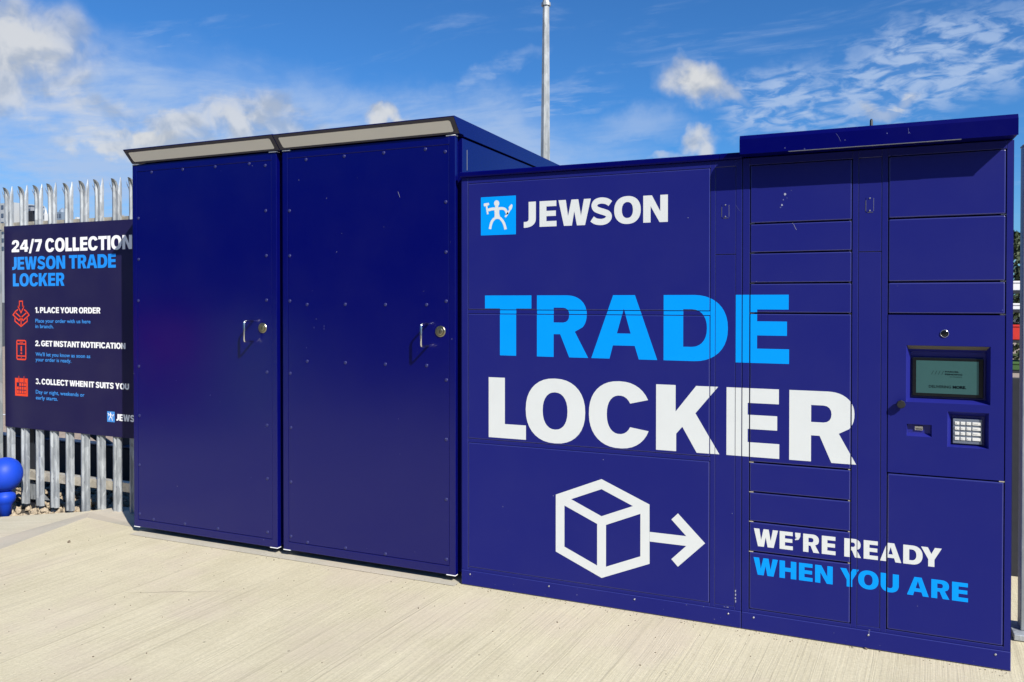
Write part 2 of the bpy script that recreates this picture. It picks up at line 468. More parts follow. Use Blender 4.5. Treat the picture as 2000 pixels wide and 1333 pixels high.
# ballast stones
bm = bmesh.new()
def rock(bm, c, r):
    k = bmesh.ops.create_icosphere(bm, subdivisions=1, radius=1)['verts']
    s = Vector((r*rnd.uniform(.7, 1.3), r*rnd.uniform(.7, 1.3), r*rnd.uniform(.5, .9)))
    rot = Matrix.Rotation(rnd.uniform(0, 6.3), 3, Vector((rnd.uniform(-1, 1), rnd.uniform(-1, 1), 1)).normalized())
    for v in k:
        v.co = rot @ Vector((v.co.x*s.x*rnd.uniform(.75, 1.2), v.co.y*s.y*rnd.uniform(.75, 1.2), v.co.z*s.z*rnd.uniform(.75, 1.2))) + Vector(c)
for i in range(2600):
    x = rnd.uniform(-6.0, -2.35); y = rnd.uniform(-.2, 1.6)
    if x > -3.64 and y < .289+(x+3.23)*.79+.05 and x < -3.2: continue
    if x >= -3.2 and y < .56: continue
    if x <= -3.64 and y < -.03+(x+3.64)*.79+.05: continue
    r = rnd.uniform(.012, .038)
    rock(bm, (x, y, -.13+rnd.uniform(0, .028)), r)
kind(obj('ballast_gravel', bm, m_stone), 'stuff')

# ------------------------------------------------------------------ lettering
def sup(cx, cy, rx, ry, a0, a1, n, p=2.25):
    out = []
    for i in range(n+1):
        a = R(a0+(a1-a0)*i/n); c, s = math.cos(a), math.sin(a)
        out.append((cx+rx*math.copysign(abs(c)**(2/p), c), cy+ry*math.copysign(abs(s)**(2/p), s)))
    return out
def stroke(pts, w, smooth=True, ws=None):
    """catmull-rom centre line to a strip of constant width"""
    P = [Vector((*p, 0)) for p in pts]
    if smooth:
        Q = []
        for i in range(len(P)-1):
            p0 = P[max(i-1, 0)]; p1 = P[i]; p2 = P[i+1]; p3 = P[min(i+2, len(P)-1)]
            for k in range(6):
                t = k/6
                Q.append(.5*((2*p1)+(p2-p0)*t+(2*p0-5*p1+4*p2-p3)*t*t+(3*p1-p0-3*p2+p3)*t**3))
        Q.append(P[-1]); P = Q
    L, Rr = [], []
    for i, p in enumerate(P):
        a = P[max(i-1, 0)]; b = P[min(i+1, len(P)-1)]
        if not smooth and 0 < i < len(P)-1:
            d1 = (p-a).normalized(); d2 = (b-p).normalized()
            t = (d1+d2).normalized(); k = 1/max(.35, t.dot(d1))
        else: t = (b-a).normalized(); k = 1
        n = Vector((-t.y, t.x, 0))*(w*.5*k)
        L.append((p+n)[:2]); Rr.append((p-n)[:2])
    return ('strip', L, Rr)
G = {}
def g(ch, w, *shapes): G[ch] = (w, shapes)
def P(*rings): return ('poly', rings)
g('T', .844, P([(0,1),(.844,1),(.844,.783),(.571,.783),(.571,0),(.276,0),(.276,.783),(0,.783)]))
g('E', .75, P([(0,0),(.75,0),(.75,.212),(.305,.212),(.305,.405),(.72,.405),(.72,.612),(.305,.612),(.305,.785),(.742,.785),(.742,1),(0,1)]))
g('F', .72, P([(0,0),(.305,0),(.305,.37),(.68,.37),(.68,.58),(.305,.58),(.305,.785),(.72,.785),(.72,1),(0,1)]))
g('L', .677, P([(0,0),(.677,0),(.677,.235),(.297,.235),(.297,1),(0,1)]))
g('H', .92, P([(0,0),(.3,0),(.3,.39),(.62,.39),(.62,0),(.92,0),(.92,1),(.62,1),(.62,.62),(.3,.62),(.3,1),(0,1)]))
g('I', .30, P([(0,0),(.3,0),(.3,1),(0,1)]))
g('N', .929, P([(0,0),(0,1),(.33,1),(.645,.40),(.645,1),(.929,1),(.929,0),(.62,0),(.28,.60),(.28,0)]))
g('W', 1.33, P([(0,1),(.307,1),(.40,.37),(.535,1),(.82,1),(.93,.37),(1.047,1),(1.33,1),(1.094,0),(.764,0),(.654,.55),(.56,0),(.23,0)]))
g('A', 1.06, P([(0,0),(.357,1),(.708,1),(1.06,0),(.77,0),(.705,.21),(.354,.21),(.30,0)], [(.42,.40),(.64,.40),(.53,.79)]))
g('K', .96, P([(0,0),(0,1),(.30,1),(.30,.60),(.61,1),(.935,1),(.60,.59),(.955,0),(.62,0),(.403,.376),(.31,.265),(.31,0)]))
g('Y', 1.0, P([(0,1),(.33,1),(.5,.66),(.67,1),(1,1),(.65,.38),(.65,0),(.35,0),(.35,.38)]))
g('M', 1.13, P([(0,0),(0,1),(.36,1),(.565,.45),(.77,1),(1.13,1),(1.13,0),(.84,0),(.84,.58),(.64,0),(.49,0),(.29,.58),(.29,0)]))
g('V', 1.06, P([(0,1),(.31,1),(.53,.33),(.75,1),(1.06,1),(.70,0),(.36,0)]))
g('J', .52, P([(.21,1),(.52,1)]+sup(.02,.33,.50,.345,0,-88,10)+[(0,-.015),(0,.215)]+sup(.05,.32,.16,.105,-90,0,5)))
g('U', .90, P([(0,1),(.3,1)]+sup(.45,.36,.15,.145,180,360,10)+[(.6,1),(.9,1)]+sup(.45,.40,.45,.415,0,-180,20)))
g('D', .961, P([(0,0),(0,1),(.45,1)]+sup(.45,.5,.511,.5,89,-89,20)+[(.45,0)], [(.30,.215),(.30,.785),(.42,.785)]+sup(.42,.5,.235,.285,88,-88,14)+[(.42,.215)]))
g('O', 1.03, P(sup(.515,.5,.515,.522,0,360,36)[:-1], sup(.515,.5,.215,.30,0,360,28)[:-1]))
co = sup(.50,.5,.50,.522,26,337,34); ci = sup(.50,.5,.205,.30,325,35,24)
g('C', .99, P(co+ci))
go = sup(.51,.5,.51,.522,30,318,32); gi = sup(.51,.5,.215,.30,300,38,22)
g('G', 1.02, P(go+[(1.02,.10),(1.02,.55),(.53,.55),(.53,.36),(.73,.36),(.73,.25)]+gi))
g('R', .88, P([(0,0),(0,1),(.50,1)]+sup(.50,.69,.355,.31,89,-38,16)+[(.655,.415),(.88,0),(.56,0),(.405,.37),(.292,.37),(.292,0)],
              [(.292,.56),(.292,.80),(.45,.80)]+sup(.45,.68,.11,.12,88,-88,8)+[(.45,.56)]))
g('P', .85, P([(0,0),(0,1),(.49,1)]+sup(.49,.67,.36,.33,89,-89,16)+[(.49,.34),(.292,.34),(.292,0)],
              [(.292,.55),(.292,.79),(.44,.79)]+sup(.44,.67,.12,.12,88,-88,8)+[(.44,.55)]))
g('S', .89, stroke([(.075,.22),(.20,.135),(.34,.10),(.50,.095),(.66,.15),(.745,.27),(.70,.39),(.56,.46),(.38,.52),(.22,.60),(.165,.73),(.24,.855),(.42,.905),(.60,.885),(.71,.84),(.80,.775)], .235))
g('1', .50, P([(.20,0),(.50,0),(.50,1),(.26,1),(.0,.86),(.0,.66),(.20,.72)]))
g('2', .78, P([(0,0),(.78,0),(.78,.225),(.40,.225),(.66,.46)]+sup(.40,.70,.37,.315,-22,180,18)[0:]+[(.03,.66),(.30,.66)]+sup(.395,.68,.10,.125,175,-30,10)+[(.44,.54),(0,.20)]))
g('4', .84, P([(.46,0),(.75,0),(.75,.20),(.84,.20),(.84,.41),(.75,.41),(.75,1),(.42,1),(0,.42),(0,.20),(.46,.20)], [(.24,.41),(.46,.41),(.46,.71)]))
g('7', .72, P([(.10,0),(.42,0),(.72,.80),(.72,1),(0,1),(0,.775),(.42,.775)]))
g('3', .78, stroke([(.10,.80),(.24,.885),(.40,.895),(.55,.84),(.575,.71),(.50,.59),(.34,.545)], .225), stroke([(.34,.53),(.54,.50),(.635,.38),(.62,.22),(.50,.12),(.36,.10),(.20,.13),(.07,.22)], .225))
g('/', .55, P([(0,-.14),(.22,-.14),(.55,1.05),(.33,1.05)]))
g('.', .27, P([(0,0),(.27,0),(.27,.25),(0,.25)]))
g("'", .28, P([(0,1),(.28,1),(.27,.80),(.18,.62),(.0,.58),(.0,.64),(.10,.72),(.02,.74)]))
ROUND = set('OCGSDUJ'); DIAG = set('AVWYTK/')
def bear(a, b):
    s = .085
    for c in (a, b):
        if c in ROUND: s -= .018
        elif c in DIAG: s -= .035
    if a in 'TLFRK' and b in 'AYTV' or a in 'A' and b in 'TYVC': s -= .04
    return s
def layout(text):
    x = 0; out = []; prev = None
    for ch in text:
        if ch == ' ': x += .30; prev = None; continue
        if prev: x += bear(prev, ch)
        out.append((ch, x, x+G[ch][0])); x += G[ch][0]; prev = ch
    return out, x
def letters_geom(items, z0, h):
    """items: (char, x0, x1) in metres -> one (verts2d, faces) per letter"""
    out = []
    for ch, x0, x1 in items:
        V, F = [], []
        w, shapes = G[ch]; sx = (x1-x0)/w
        for s in shapes:
            if s[0] == 'poly':
                rings = [[Vector((p[0], p[1], 0)) for p in r] for r in s[1]]
                tri = tessellate_polygon(rings); flat = [p for r in rings for p in r]
                b0 = len(V); V += [(x0+p.x*sx, z0+p.y*h) for p in flat]; F += [tuple(b0+i for i in t) for t in tri]
            else:
                b0 = len(V); n = len(s[1])
                for l, r in zip(s[1], s[2]): V += [(x0+l[0]*sx, z0+l[1]*h), (x0+r[0]*sx, z0+r[1]*h)]
                F += [(b0+2*i, b0+2*i+1, b0+2*i+3, b0+2*i+2) for i in range(n-1)]
        out.append((V, F))
    return out
def word(text, x0, x1, z0, z1):
    it, w = layout(text); k = (x1-x0)/w
    return letters_geom([(c, x0+a*k, x0+b*k) for c, a, b in it], z0, z1-z0)
def flat_bm(geom, y, rect=None):
    V, F = geom
    bm = bmesh.new()
    vs = [bm.verts.new((p[0], y, p[1])) for p in V]
    for f in F:
        try: bm.faces.new([vs[i] for i in f])
        except ValueError: pass
    if rect:
        x0, x1, z0, z1 = rect
        for co, no in (((x0, 0, 0), (-1, 0, 0)), ((x1, 0, 0), (1, 0, 0)), ((0, 0, z0), (0, 0, -1)), ((0, 0, z1), (0, 0, 1))):
            bmesh.ops.bisect_plane(bm, geom=list(bm.verts)+list(bm.edges)+list(bm.faces), plane_co=co, plane_no=no, clear_outer=True)
    bmesh.ops.recalc_face_normals(bm, faces=bm.faces)
    for f in bm.faces:
        if f.normal.y > 0: f.normal_flip()
    return bm
def font_text(text, x0, x1, z0, h, y, bold=0.0, spacing=1.0):
    """built-in font, fitted between x0 and x1, capital height h, in the x-z plane facing -y"""
    cu = bpy.data.curves.new('t', 'FONT'); cu.body = text; cu.size = 1; cu.offset = bold; cu.space_character = spacing; cu.resolution_u = 3
    to = bpy.data.objects.new('t', cu); COL.objects.link(to)
    dg = bpy.context.evaluated_depsgraph_get(); me = bpy.data.meshes.new_from_object(to.evaluated_get(dg))
    bm = bmesh.new(); bm.from_mesh(me)
    bpy.data.objects.remove(to); bpy.data.meshes.remove(me); bpy.data.curves.remove(cu)
    xs = [v.co.x for v in bm.verts]; a, b = min(xs), max(xs)
    for v in bm.verts:
        v.co = Vector((x0+(v.co.x-a)/(b-a)*(x1-x0), y, z0+v.co.y/.727*h))
    for f in bm.faces:
        f.normal_update()
        if f.normal.y > 0: f.normal_flip()
    return bm
def merge(*bms):
    out = bms[0]
    for b in bms[1:]:
        me = bpy.data.meshes.new('tmp'); b.to_mesh(me); b.free(); out.from_mesh(me); bpy.data.meshes.remove(me)
    return out
def strips(lst, y):
    V, F = [], []
    for s in lst:
        b0 = len(V); n = len(s[1])
        for l, r in zip(s[1], s[2]): V += [l, r]
        F += [(b0+2*i, b0+2*i+1, b0+2*i+3, b0+2*i+2) for i in range(n-1)]
    return V, F
def polyg(rings):
    r = [[Vector((p[0], p[1], 0)) for p in q] for q in rings]
    tri = tessellate_polygon(r); flat = [p for q in r for p in q]
    return [(p.x, p.y) for p in flat], [tuple(t) for t in tri]
def gjoin(*gs):
    V, F = [], []
    for v, f in gs:
        b = len(V); V += v; F += [tuple(i+b for i in t) for t in f]
    return V, F

# printed graphics on the two locker modules (x, z on the front plane)
H_T = (1.217, 1.5255)
trade = letters_geom([('T', .137, .397), ('R', .427, .698), ('A', .714, 1.041), ('D', 1.071, 1.367), ('E', 1.402, 1.633)], H_T[0], H_T[1]-H_T[0])
lock = letters_geom([('L', .158, .367), ('O', .366, .683), ('C', .702, 1.008), ('K', 1.036, 1.332), ('E', 1.362, 1.593), ('R', 1.635, 1.909)], .7905, .3115)
jewson = letters_geom([('J', .355, .421), ('E', .441, .532), ('W', .542, .711), ('S', .708, .821), ('O', .829, .960), ('N', .972, 1.090)], 1.8705, .1285)
were = letters_geom([('W', 1.485, 1.589), ('E', 1.596, 1.652), ("'", 1.661, 1.684), ('R', 1.695, 1.762), ('E', 1.772, 1.828), ('R', 1.863, 1.930), ('E', 1.940, 1.996), ('A', 2.004, 2.086), ('D', 2.093, 2.166), ('Y', 2.160, 2.237)], .388, .080)
when = letters_geom([('W', 1.484, 1.589), ('H', 1.596, 1.667), ('E', 1.678, 1.735), ('N', 1.745, 1.817), ('Y', 1.847, 1.922), ('O', 1.919, 1.999), ('U', 2.007, 2.077), ('A', 2.108, 2.190), ('R', 2.199, 2.266), ('E', 2.275, 2.333)], .2585, .078)
cube_box = polyg([[(.529,.527),(.767,.626),(1.005,.526),(1.006,.242),(.768,.141),(.529,.241)],
                    [(.610,.512),(.767,.577),(.924,.510),(.767,.444)], [(.575,.477),(.745,.404),(.745,.199),(.575,.271)], [(.790,.404),(.961,.477),(.961,.272),(.790,.199)]])
cube_arrow = polyg([[(1.0062,.395),(1.180,.395),(1.110,.466),(1.141,.498),(1.267,.372),(1.141,.246),(1.110,.278),(1.180,.349),(1.0062,.349)]])
def man(x0, z0, s):
    def q(x, y):
        u = (x-145)/958; t = 197-57*u; b = 1200-40*u
        return (x0+u*s, z0+(b-y)/(b-t)*s)
    st = lambda pts, w, sm=True: stroke([q(*p) for p in pts], w*s/958, sm)
    head = [q(583+72*math.cos(a/10*math.pi), 352+82*math.sin(a/10*math.pi)) for a in range(20)]
    body = [q(*p) for p in ((540,400),(625,400),(628,455),(655,460),(655,530),(652,620),(668,680),(700,725),(690,770),(640,765),(600,757),(560,765),(505,790),(490,760),(520,715),(527,660),(524,580),(518,535),(518,468),(540,460))]
    g_ = [polyg([head]), polyg([body]),
          strips([st([(535,497),(450,502),(345,530)], 72), st([(640,490),(740,485),(810,510),(850,570),(872,640)], 68),
                  st([(520,750),(455,830),(418,930),(400,1030)], 68), st([(680,740),(755,830),(800,930),(826,1035)], 68),
                  st([(303,420),(325,560),(340,640)], 46), st([(815,710),(880,620),(945,510),(965,470)], 46)], 0),
          polyg([[q(*p) for p in ((226,372),(240,355),(365,338),(380,392),(335,415),(245,437),(230,420))]]),
          polyg([[q(*p) for p in ((905,480),(925,430),(985,370),(1015,390),(1012,430),(990,500),(955,540),(930,500))]])]
    return g_
def logo(parent, x0, z0, s, y, m_sq, m_fig, name='emblem'):
    o = obj(name, flat_bm(polyg([[(x0, z0), (x0+s, z0), (x0+s, z0+s), (x0, z0+s)]]), y), m_sq, parent)
    bms = [flat_bm(gg, y-.0006-.0001*i) for i, gg in enumerate(man(x0, z0, s))]
    return o, merge(*bms)

# ------------------------------------------------------------------ locker modules
GAP = .004
PRINTS = []
def add_print(nm, geom, m):
    xs_ = [v[0] for v in geom[0]]; zs_ = [v[1] for v in geom[0]]
    PRINTS.append((nm, geom, m, (min(xs_), max(xs_), min(zs_), max(zs_))))
for grp, m in ((trade, m_vblue), (lock, m_vwhite), (jewson, m_vwhite), (were, m_vwhite), (when, m_vblue)):
    for gm in grp: add_print('letter', gm, m)
add_print('parcel_pictogram', cube_box, m_vwhite); add_print('arrow_pictogram', cube_arrow, m_vwhite)
def apply_prints(parent, rect, y, which=None):
    for nm, geom, m, bb in PRINTS:
        if bb[0] < rect[1] and bb[1] > rect[0] and bb[2] < rect[3] and bb[3] > rect[2]:
            bm = flat_bm(geom, y-.0005, rect)
            if len(bm.faces): obj(nm, bm, m, parent)
            else: bm.free()
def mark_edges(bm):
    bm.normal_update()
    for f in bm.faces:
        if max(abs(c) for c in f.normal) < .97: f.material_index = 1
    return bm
def door(parent, x0, x1, z0, z1, name='locker_door', y=-.002, bev=.0035, prints=True, m=None, gap=GAP):
    r = (x0+gap/2, x1-gap/2, z0+gap/2, z1-gap/2)
    bm = B(r[0], r[1], y, .024, r[2], r[3], bev=bev, seg=3)
    mark_edges(bm)
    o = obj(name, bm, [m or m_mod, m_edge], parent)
    if prints: apply_prints(o, (r[0]+bev*.3, r[1]-bev*.3, r[2]+bev*.3, r[3]-bev*.3), y)
    return o
def frame(parent, rects, name='front_frame'):
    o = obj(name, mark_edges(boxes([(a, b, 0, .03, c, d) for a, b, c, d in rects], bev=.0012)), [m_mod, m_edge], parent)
    for r in rects: apply_prints(o, (r[0]+.0005, r[1]-.0005, r[2]+.0005, r[3]-.0005), 0.0)
    return o
def screw(parent, x, z, y, r=.0045, m=m_screw, name='screw'):
    bm = bmesh.new(); lathe(bm, [(r, 0), (r, -.0015), (r*.7, -.0028), (.0004, -.003)], (x, y, z), 'y', 10)
    return obj(name, bm, m, parent)
ZT, ZB = 2.1115, .0963
# module on the left, with three wide doors
modA = thing('parcel_locker', 'navy locker bank with three wide doors, the JEWSON name and a white parcel arrow', 'locker', (.714, .3, 0))
obj('carcass', boxes([(.001, 1.4274, .032, .60, .02, 2.142)]), m_dark, modA)
obj('side_panel', boxes([(0, .0008, .03, .6, .0, 2.143)]), m_mod, modA)
obj('back_liner', boxes([(.0, .003, .0, .032, .082, 2.142)]), m_mod, modA)
frame(modA, [(.003, .0367, .0805, 2.1425), (.0372, 1.2876, ZT, 2.1425), (.0372, 1.2876, 1.4315, 1.4500), (.0372, 1.2876, .7555, .7745), (.0372, 1.2876, .0805, ZB),
             (1.2881, 1.3095, .0805, 2.1425), (1.3100, 1.4010, ZT, 2.1425), (1.3100, 1.4010, .0805, ZB), (1.4015, 1.4284, .0805, 2.1425)])
door(modA, .0367, 1.2876, 1.4503, ZT, bev=.004); door(modA, .0367, 1.2876, .7745, 1.4313, bev=.004); door(modA, .0367, 1.2876, ZB, .7555, bev=.004)
door(modA, 1.3095, 1.4013, 1.7105, ZT, 'service_panel', 0.0005, .0012, gap=.003); door(modA, 1.3095, 1.4013, ZB, 1.7105, 'service_panel', 0.0005, .0012, gap=.003)
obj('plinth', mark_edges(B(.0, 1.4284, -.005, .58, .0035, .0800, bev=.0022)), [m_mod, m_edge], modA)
for x in (.051, .493, .933, 1.373): screw(modA, x, .0615, -.005)
bm = bmesh.new(); prism(bm, [(-.013, 2.1433), (-.016, 2.150), (-.016, 2.166), (-.012, 2.171), (.62, 2.171), (.62, 2.1433)], -.003, 1.3285)
bm2 = bmesh.new(); prism(bm2, [(-.013, 2.1433), (-.016, 2.150), (-.016, 2.166), (-.012, 2.171), (.62, 2.171), (.62, 2.1433)], 1.3300, 1.4285)
obj('roof_trim', bm, m_fascia, modA); obj('roof_trim', bm2, m_fascia, modA)
def access_plate(parent, x0, x1, z0, z1):
    o = obj('access_plate', B(x0, x1, -.0012, .0, z0, z1, bev=.0005), m_mod, parent)
    r = .0012
    obj('plate_outline', boxes([(x0-r, x0, -.0014, .0004, z0+.004, z1-.012), (x1, x1+r, -.0014, .0004, z0+.004, z1-.004), (x0+.006, x1-.002, -.0014, .0004, z0-r, z0)]), m_screw, parent)
    screw(parent, (x0+x1)/2, z1-.004, -.0012, .0035); screw(parent, (x0+x1)/2, z0+.006, -.0012, .0035)
access_plate(modA, 1.339, 1.370, 1.878, 1.941)
o, fig = logo(modA, .1135, 1.8375, .198, -.0026, m_vblue, m_vwhite)
obj('emblem_figure', fig, m_vwhite, o)

# kiosk module with two door columns and the terminal
modB = thing('terminal_locker', 'navy locker bank with canopy, payment screen, keypad and slogan at the far right', 'locker', (1.958, .3, 0))
obj('carcass', boxes([(1.4322, 2.4837, .06, .60, .02, 2.144)]), m_dark, modB)
obj('carcass_front', boxes([(1.4322, 2.0200, .032, .0599, .02, 2.144), (2.0200, 2.4837, .032, .0599, .02, .766), (2.0200, 2.4837, .032, .0599, 1.44, 2.144)]), m_dark, modB)
obj('side_panel', boxes([(2.4839, 2.4849, .0, .6, 0, 2.1455)]), m_mod, modB)
xa0, xa1, xb0, xb1, xc0, xc1 = 1.4625, 1.8895, 1.9135, 2.0045, 2.0285, 2.4600
frame(modB, [(1.4318, xa0-.0005, .0805, 2.1445), (xa0, xa1, ZT, 2.1445), (xa0, xa1, .0805, ZB), (xa1+.0005, xb0-.0005, .0805, 2.1445), (xb0, xb1, ZT, 2.1445), (xb0, xb1, .0805, ZB),
             (xb1+.0005, xc0-.0005, .0805, 2.1445), (xc0, xc1, ZT, 2.1445), (xc0, xc1, .0805, ZB), (xc1+.0005, 2.4838, .0805, 2.1445)])
zs = [ZT, 1.8464, 1.7138, 1.5773, 1.4425, .7664, .6312, .4967, .3598, ZB]
for i in range(len(zs)-1): door(modB, xa0, xa1, zs[i+1], zs[i], gap=.0065, bev=.0042)
zc = [ZT, 1.8464, 1.5773, 1.4425, .7664, ZB]
for i in range(len(zc)-1):
    if i == 3: continue
    door(modB, xc0, xc1, zc[i+1], zc[i], gap=.0065, bev=.0048)
for z in zs[1:-1]:
    obj('hinge_pin', B(xa0+.001, xa0+.020, -.001, .012, z-.0022, z+.0022), m_chrome, modB)
    obj('hinge_pin', B(xa1-.012, xa1-.004, .001, .012, z-.0018, z+.0018), m_chrome, modB)
for z in zc[1:-1]: obj('hinge_pin', B(xc1-.020, xc1-.001, -.001, .012, z-.0024, z+.0024), m_chrome, modB)
door(modB, xb0, xb1, 1.7085, ZT, 'service_panel', .0005, .0012, gap=.003); door(modB, xb0, xb1, ZB, 1.7085, 'service_panel', .0005, .0012, gap=.003)
access_plate(modB, 1.943, 1.972, 1.878, 1.941)
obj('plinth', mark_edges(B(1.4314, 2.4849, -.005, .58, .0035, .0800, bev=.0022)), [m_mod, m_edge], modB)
for x in (1.485, 1.960, 2.431): screw(modB, x, .0615, -.005)
# canopy: folded fascia, a return at each end, flat roof
bm = bmesh.new()
prism(bm, [(-.100, 2.146), (-.100, 2.211), (-.093, 2.226), (-.086, 2.230), (.62, 2.230), (.62, 2.1465), (-.060, 2.1495), (-.094, 2.1495), (-.097, 2.146)], 1.4290, 2.4835)
obj('canopy', bm, m_fascia, modB)
obj('light_strip', B(1.634, 2.289, -.0995, -.088, 2.1435, 2.1462), m_alu, modB)
bm = bmesh.new(); lathe(bm, [(.014, 0), (.0135, .02), (.008, .07), (.0065, .122), (.003, .128)], (1.968, .4, 2.230), 'z', 14)
obj('antenna', bm, m_black, modB, smooth=True)
# terminal panel with real recesses
def holed_plate(x0, x1, z0, z1, holes, y, yb):
    """front sheet with rectangular holes, rim folded back to yb"""
    xs = sorted({x0, x1, *[h[0] for h in holes], *[h[1] for h in holes]}); zz = sorted({z0, z1, *[h[2] for h in holes], *[h[3] for h in holes]})
    bm = bmesh.new()
    def q(pts): bm.faces.new([bm.verts.new(p) for p in pts])
    for i in range(len(xs)-1):
        for j in range(len(zz)-1):
            cx, cz = (xs[i]+xs[i+1])/2, (zz[j]+zz[j+1])/2
            if any(h[0] < cx < h[1] and h[2] < cz < h[3] for h in holes): continue
            q([(xs[i], y, zz[j]), (xs[i+1], y, zz[j]), (xs[i+1], y, zz[j+1]), (xs[i], y, zz[j+1])])
    for a, b in (((x0, z0), (x1, z0)), ((x1, z0), (x1, z1)), ((x1, z1), (x0, z1)), ((x0, z1), (x0, z0))):
        q([(a[0], y, a[1]), (a[0], yb, a[1]), (b[0], yb, b[1]), (b[0], y, b[1])])
    bmesh.ops.remove_doubles(bm, verts=bm.verts, dist=1e-5)
    bmesh.ops.recalc_face_normals(bm, faces=bm.faces)
    return bm
SO = (2.100, 2.408, 1.073, 1.312); KO = (2.2545, 2.403, .8945, 1.041); CO = (2.1035, 2.1975, .929, .980)
tp = obj('terminal_panel', holed_plate(xc0+.003, xc1-.003, .7697, 1.4392, [SO, KO, CO], -.002, .024), m_mod, modB)
def tray(name, o_, i_, y0, y1, parent, m, back=True):
    bm = bmesh.new()
    O = [bm.verts.new((x, y0, z)) for x, z in ((o_[0], o_[2]), (o_[1], o_[2]), (o_[1], o_[3]), (o_[0], o_[3]))]
    I = [bm.verts.new((x, y1, z)) for x, z in ((i_[0], i_[2]), (i_[1], i_[2]), (i_[1], i_[3]), (i_[0], i_[3]))]
    for k in range(4): bm.faces.new((O[k], O[(k+1) % 4], I[(k+1) % 4], I[k]))
    if back: bm.faces.new(I)
    return obj(name, bm, m, parent)
tr = tray('screen_recess', SO, (2.122, 2.396, 1.088, 1.284), -.002, .046, tp, m_tray)
tk = tray('keypad_recess', KO, (2.2745, 2.392, .9025, 1.020), -.002, .036, tp, m_tray)
tc_ = tray('card_recess', CO, (2.108, 2.193, .941, .976), -.002, .016, tp, m_tray)
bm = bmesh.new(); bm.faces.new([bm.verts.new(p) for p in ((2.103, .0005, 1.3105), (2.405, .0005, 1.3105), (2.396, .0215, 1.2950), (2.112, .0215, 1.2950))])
obj('recess_top_reflection', bm, plain('ground_reflection_beige', (.13, .115, .085), .4), modB)  # reflection of the pale ground painted as a beige face on the top wall
scrn = obj('screen_bezel', B(2.1245, 2.388, .0300, .0455, 1.095, 1.2605, bev=.003, seg=2), m_bezel, modB)
obj('display', B(2.140, 2.370, .0292, .0304, 1.110, 1.247), m_display, scrn)
ys = .0287
bm = font_text('PARCEL', 2.248, 2.299, 1.1995, .0060, ys, .03)
bm = merge(bm, font_text('PENDING', 2.248, 2.311, 1.1885, .0060, ys, .03), font_text('by Quadient', 2.266, 2.310, 1.1800, .0040, ys), font_text('DELIVERING', 2.188, 2.270, 1.1335, .0112, ys, .012), font_text('MORE.', 2.276, 2.325, 1.1335, .0112, ys, .05))
V, F = [], []
for k in range(4):
    b0 = len(V); x = 2.197+k*.0125; V += [(x, 1.189), (x+.0014, 1.189), (x+.0086, 1.2055), (x+.0072, 1.2055)]; F.append((b0, b0+1, b0+2, b0+3))
bm = merge(bm, flat_bm((V, F), ys))
kind(obj('screen_text', bm, m_ink, scrn), 'stuff')
kp = obj('keypad', B(2.277, 2.382, .020, .0355, .907, 1.010, bev=.0015, seg=2), m_keyplate, modB)
kl = [['1', '2', '3', 'Cancel'], ['4', '5', '6', 'Clear'], ['7', '8', '9', 'Enter'], ['*', '0', '#', '']]
for r_ in range(4):
    for c_ in range(4):
        x0 = 2.2835+c_*.0212; x1 = x0+(.0165 if c_ < 3 else .030); z1 = .998-r_*.0213; z0 = z1-.0125
        kk = obj('key', B(x0, x1, .0165, .0205, z0, z1, bev=.0007), m_key, kp)
        t = kl[r_][c_]
        if t:
            hh = .0050; ww = .0034 if c_ < 3 else .016
            tb = font_text(t, x0+.003, x0+.003+ww, z0+.003, hh, .0163)
            obj('key_legend', tb, m_keyink, kk)
obj('card_slot', B(2.134, 2.166, .0105, .0155, .953, .971, bev=.001), m_chrome, modB)
obj('slot_mouth', B(2.138, 2.162, .0098, .0106, .957, .961), m_black, modB)
bm = bmesh.new(); lathe(bm, [(.0165, .003), (.0165, -.0015), (.0145, -.0045), (.0138, -.0015), (.0132, .002), (.0005, .003)], (2.242, -.002, 1.363), 'y', 28)
cr = obj('camera_ring', bm, m_chrome, modB, smooth=True)
bm = bmesh.new(); lathe(bm, [(.0131, .001), (.0125, -.0016), (.007, -.0024), (.0005, -.0026)], (2.242, -.002, 1.363), 'y', 24)
obj('camera_lens', bm, m_bezel, cr, smooth=True)
bm = bmesh.new(); lathe(bm, [(.0145, 0), (.0145, -.004), (.011, -.006), (.011, -.010), (.0175, -.012), (.0175, -.024), (.0155, -.0265), (.0005, -.027)], (2.081, -.002, 1.063), 'y', 8)
obj('key_switch', bm, m_black, modB)

# ------------------------------------------------------------------ two tall cabinets on the left
riv1 = [(-2.212,2.316),(-1.948,2.316),(-1.685,2.316),(-1.421,2.316),(-1.301,2.297),(-2.328,2.028),(-2.328,1.764),(-1.298,2.03),(-1.295,1.765),
        (-2.332,1.498),(-2.33,1.076),(-2.328,.758),(-2.329,.44),(-2.329,.124),(-1.294,1.502),(-1.292,1.076),(-1.293,.761),(-1.292,.444),(-1.292,.126),(-2.208,.101),(-1.941,.103),(-1.674,.103)]
riv2 = [(-1.005,2.311),(-.741,2.311),(-.48,2.311),(-.218,2.311),(-.098,2.289),(-1.124,2.022),(-1.123,1.76),(-.095,2.023),(-.094,1.757),
        (-1.123,1.497),(-1.122,1.075),(-1.118,.758),(-1.119,.44),(-1.12,.121),(-.093,1.496),(-.092,1.077),(-.093,.76),(-.093,.44),(-.093,.12),
        (-1.0,1.477),(-.736,1.478),(-.471,1.477),(-.212,1.477),(-1.0,1.149),(-.736,1.149),(-.472,1.149),(-.212,1.15),(-1.002,.1),(-.738,.1),(-.474,.1)]
m_rivet = paint('rivet_navy', (.020, .023, .125), rough=.4, spec=.45, peel=.05, dust=.02, chips=False)
rivet_mesh = None
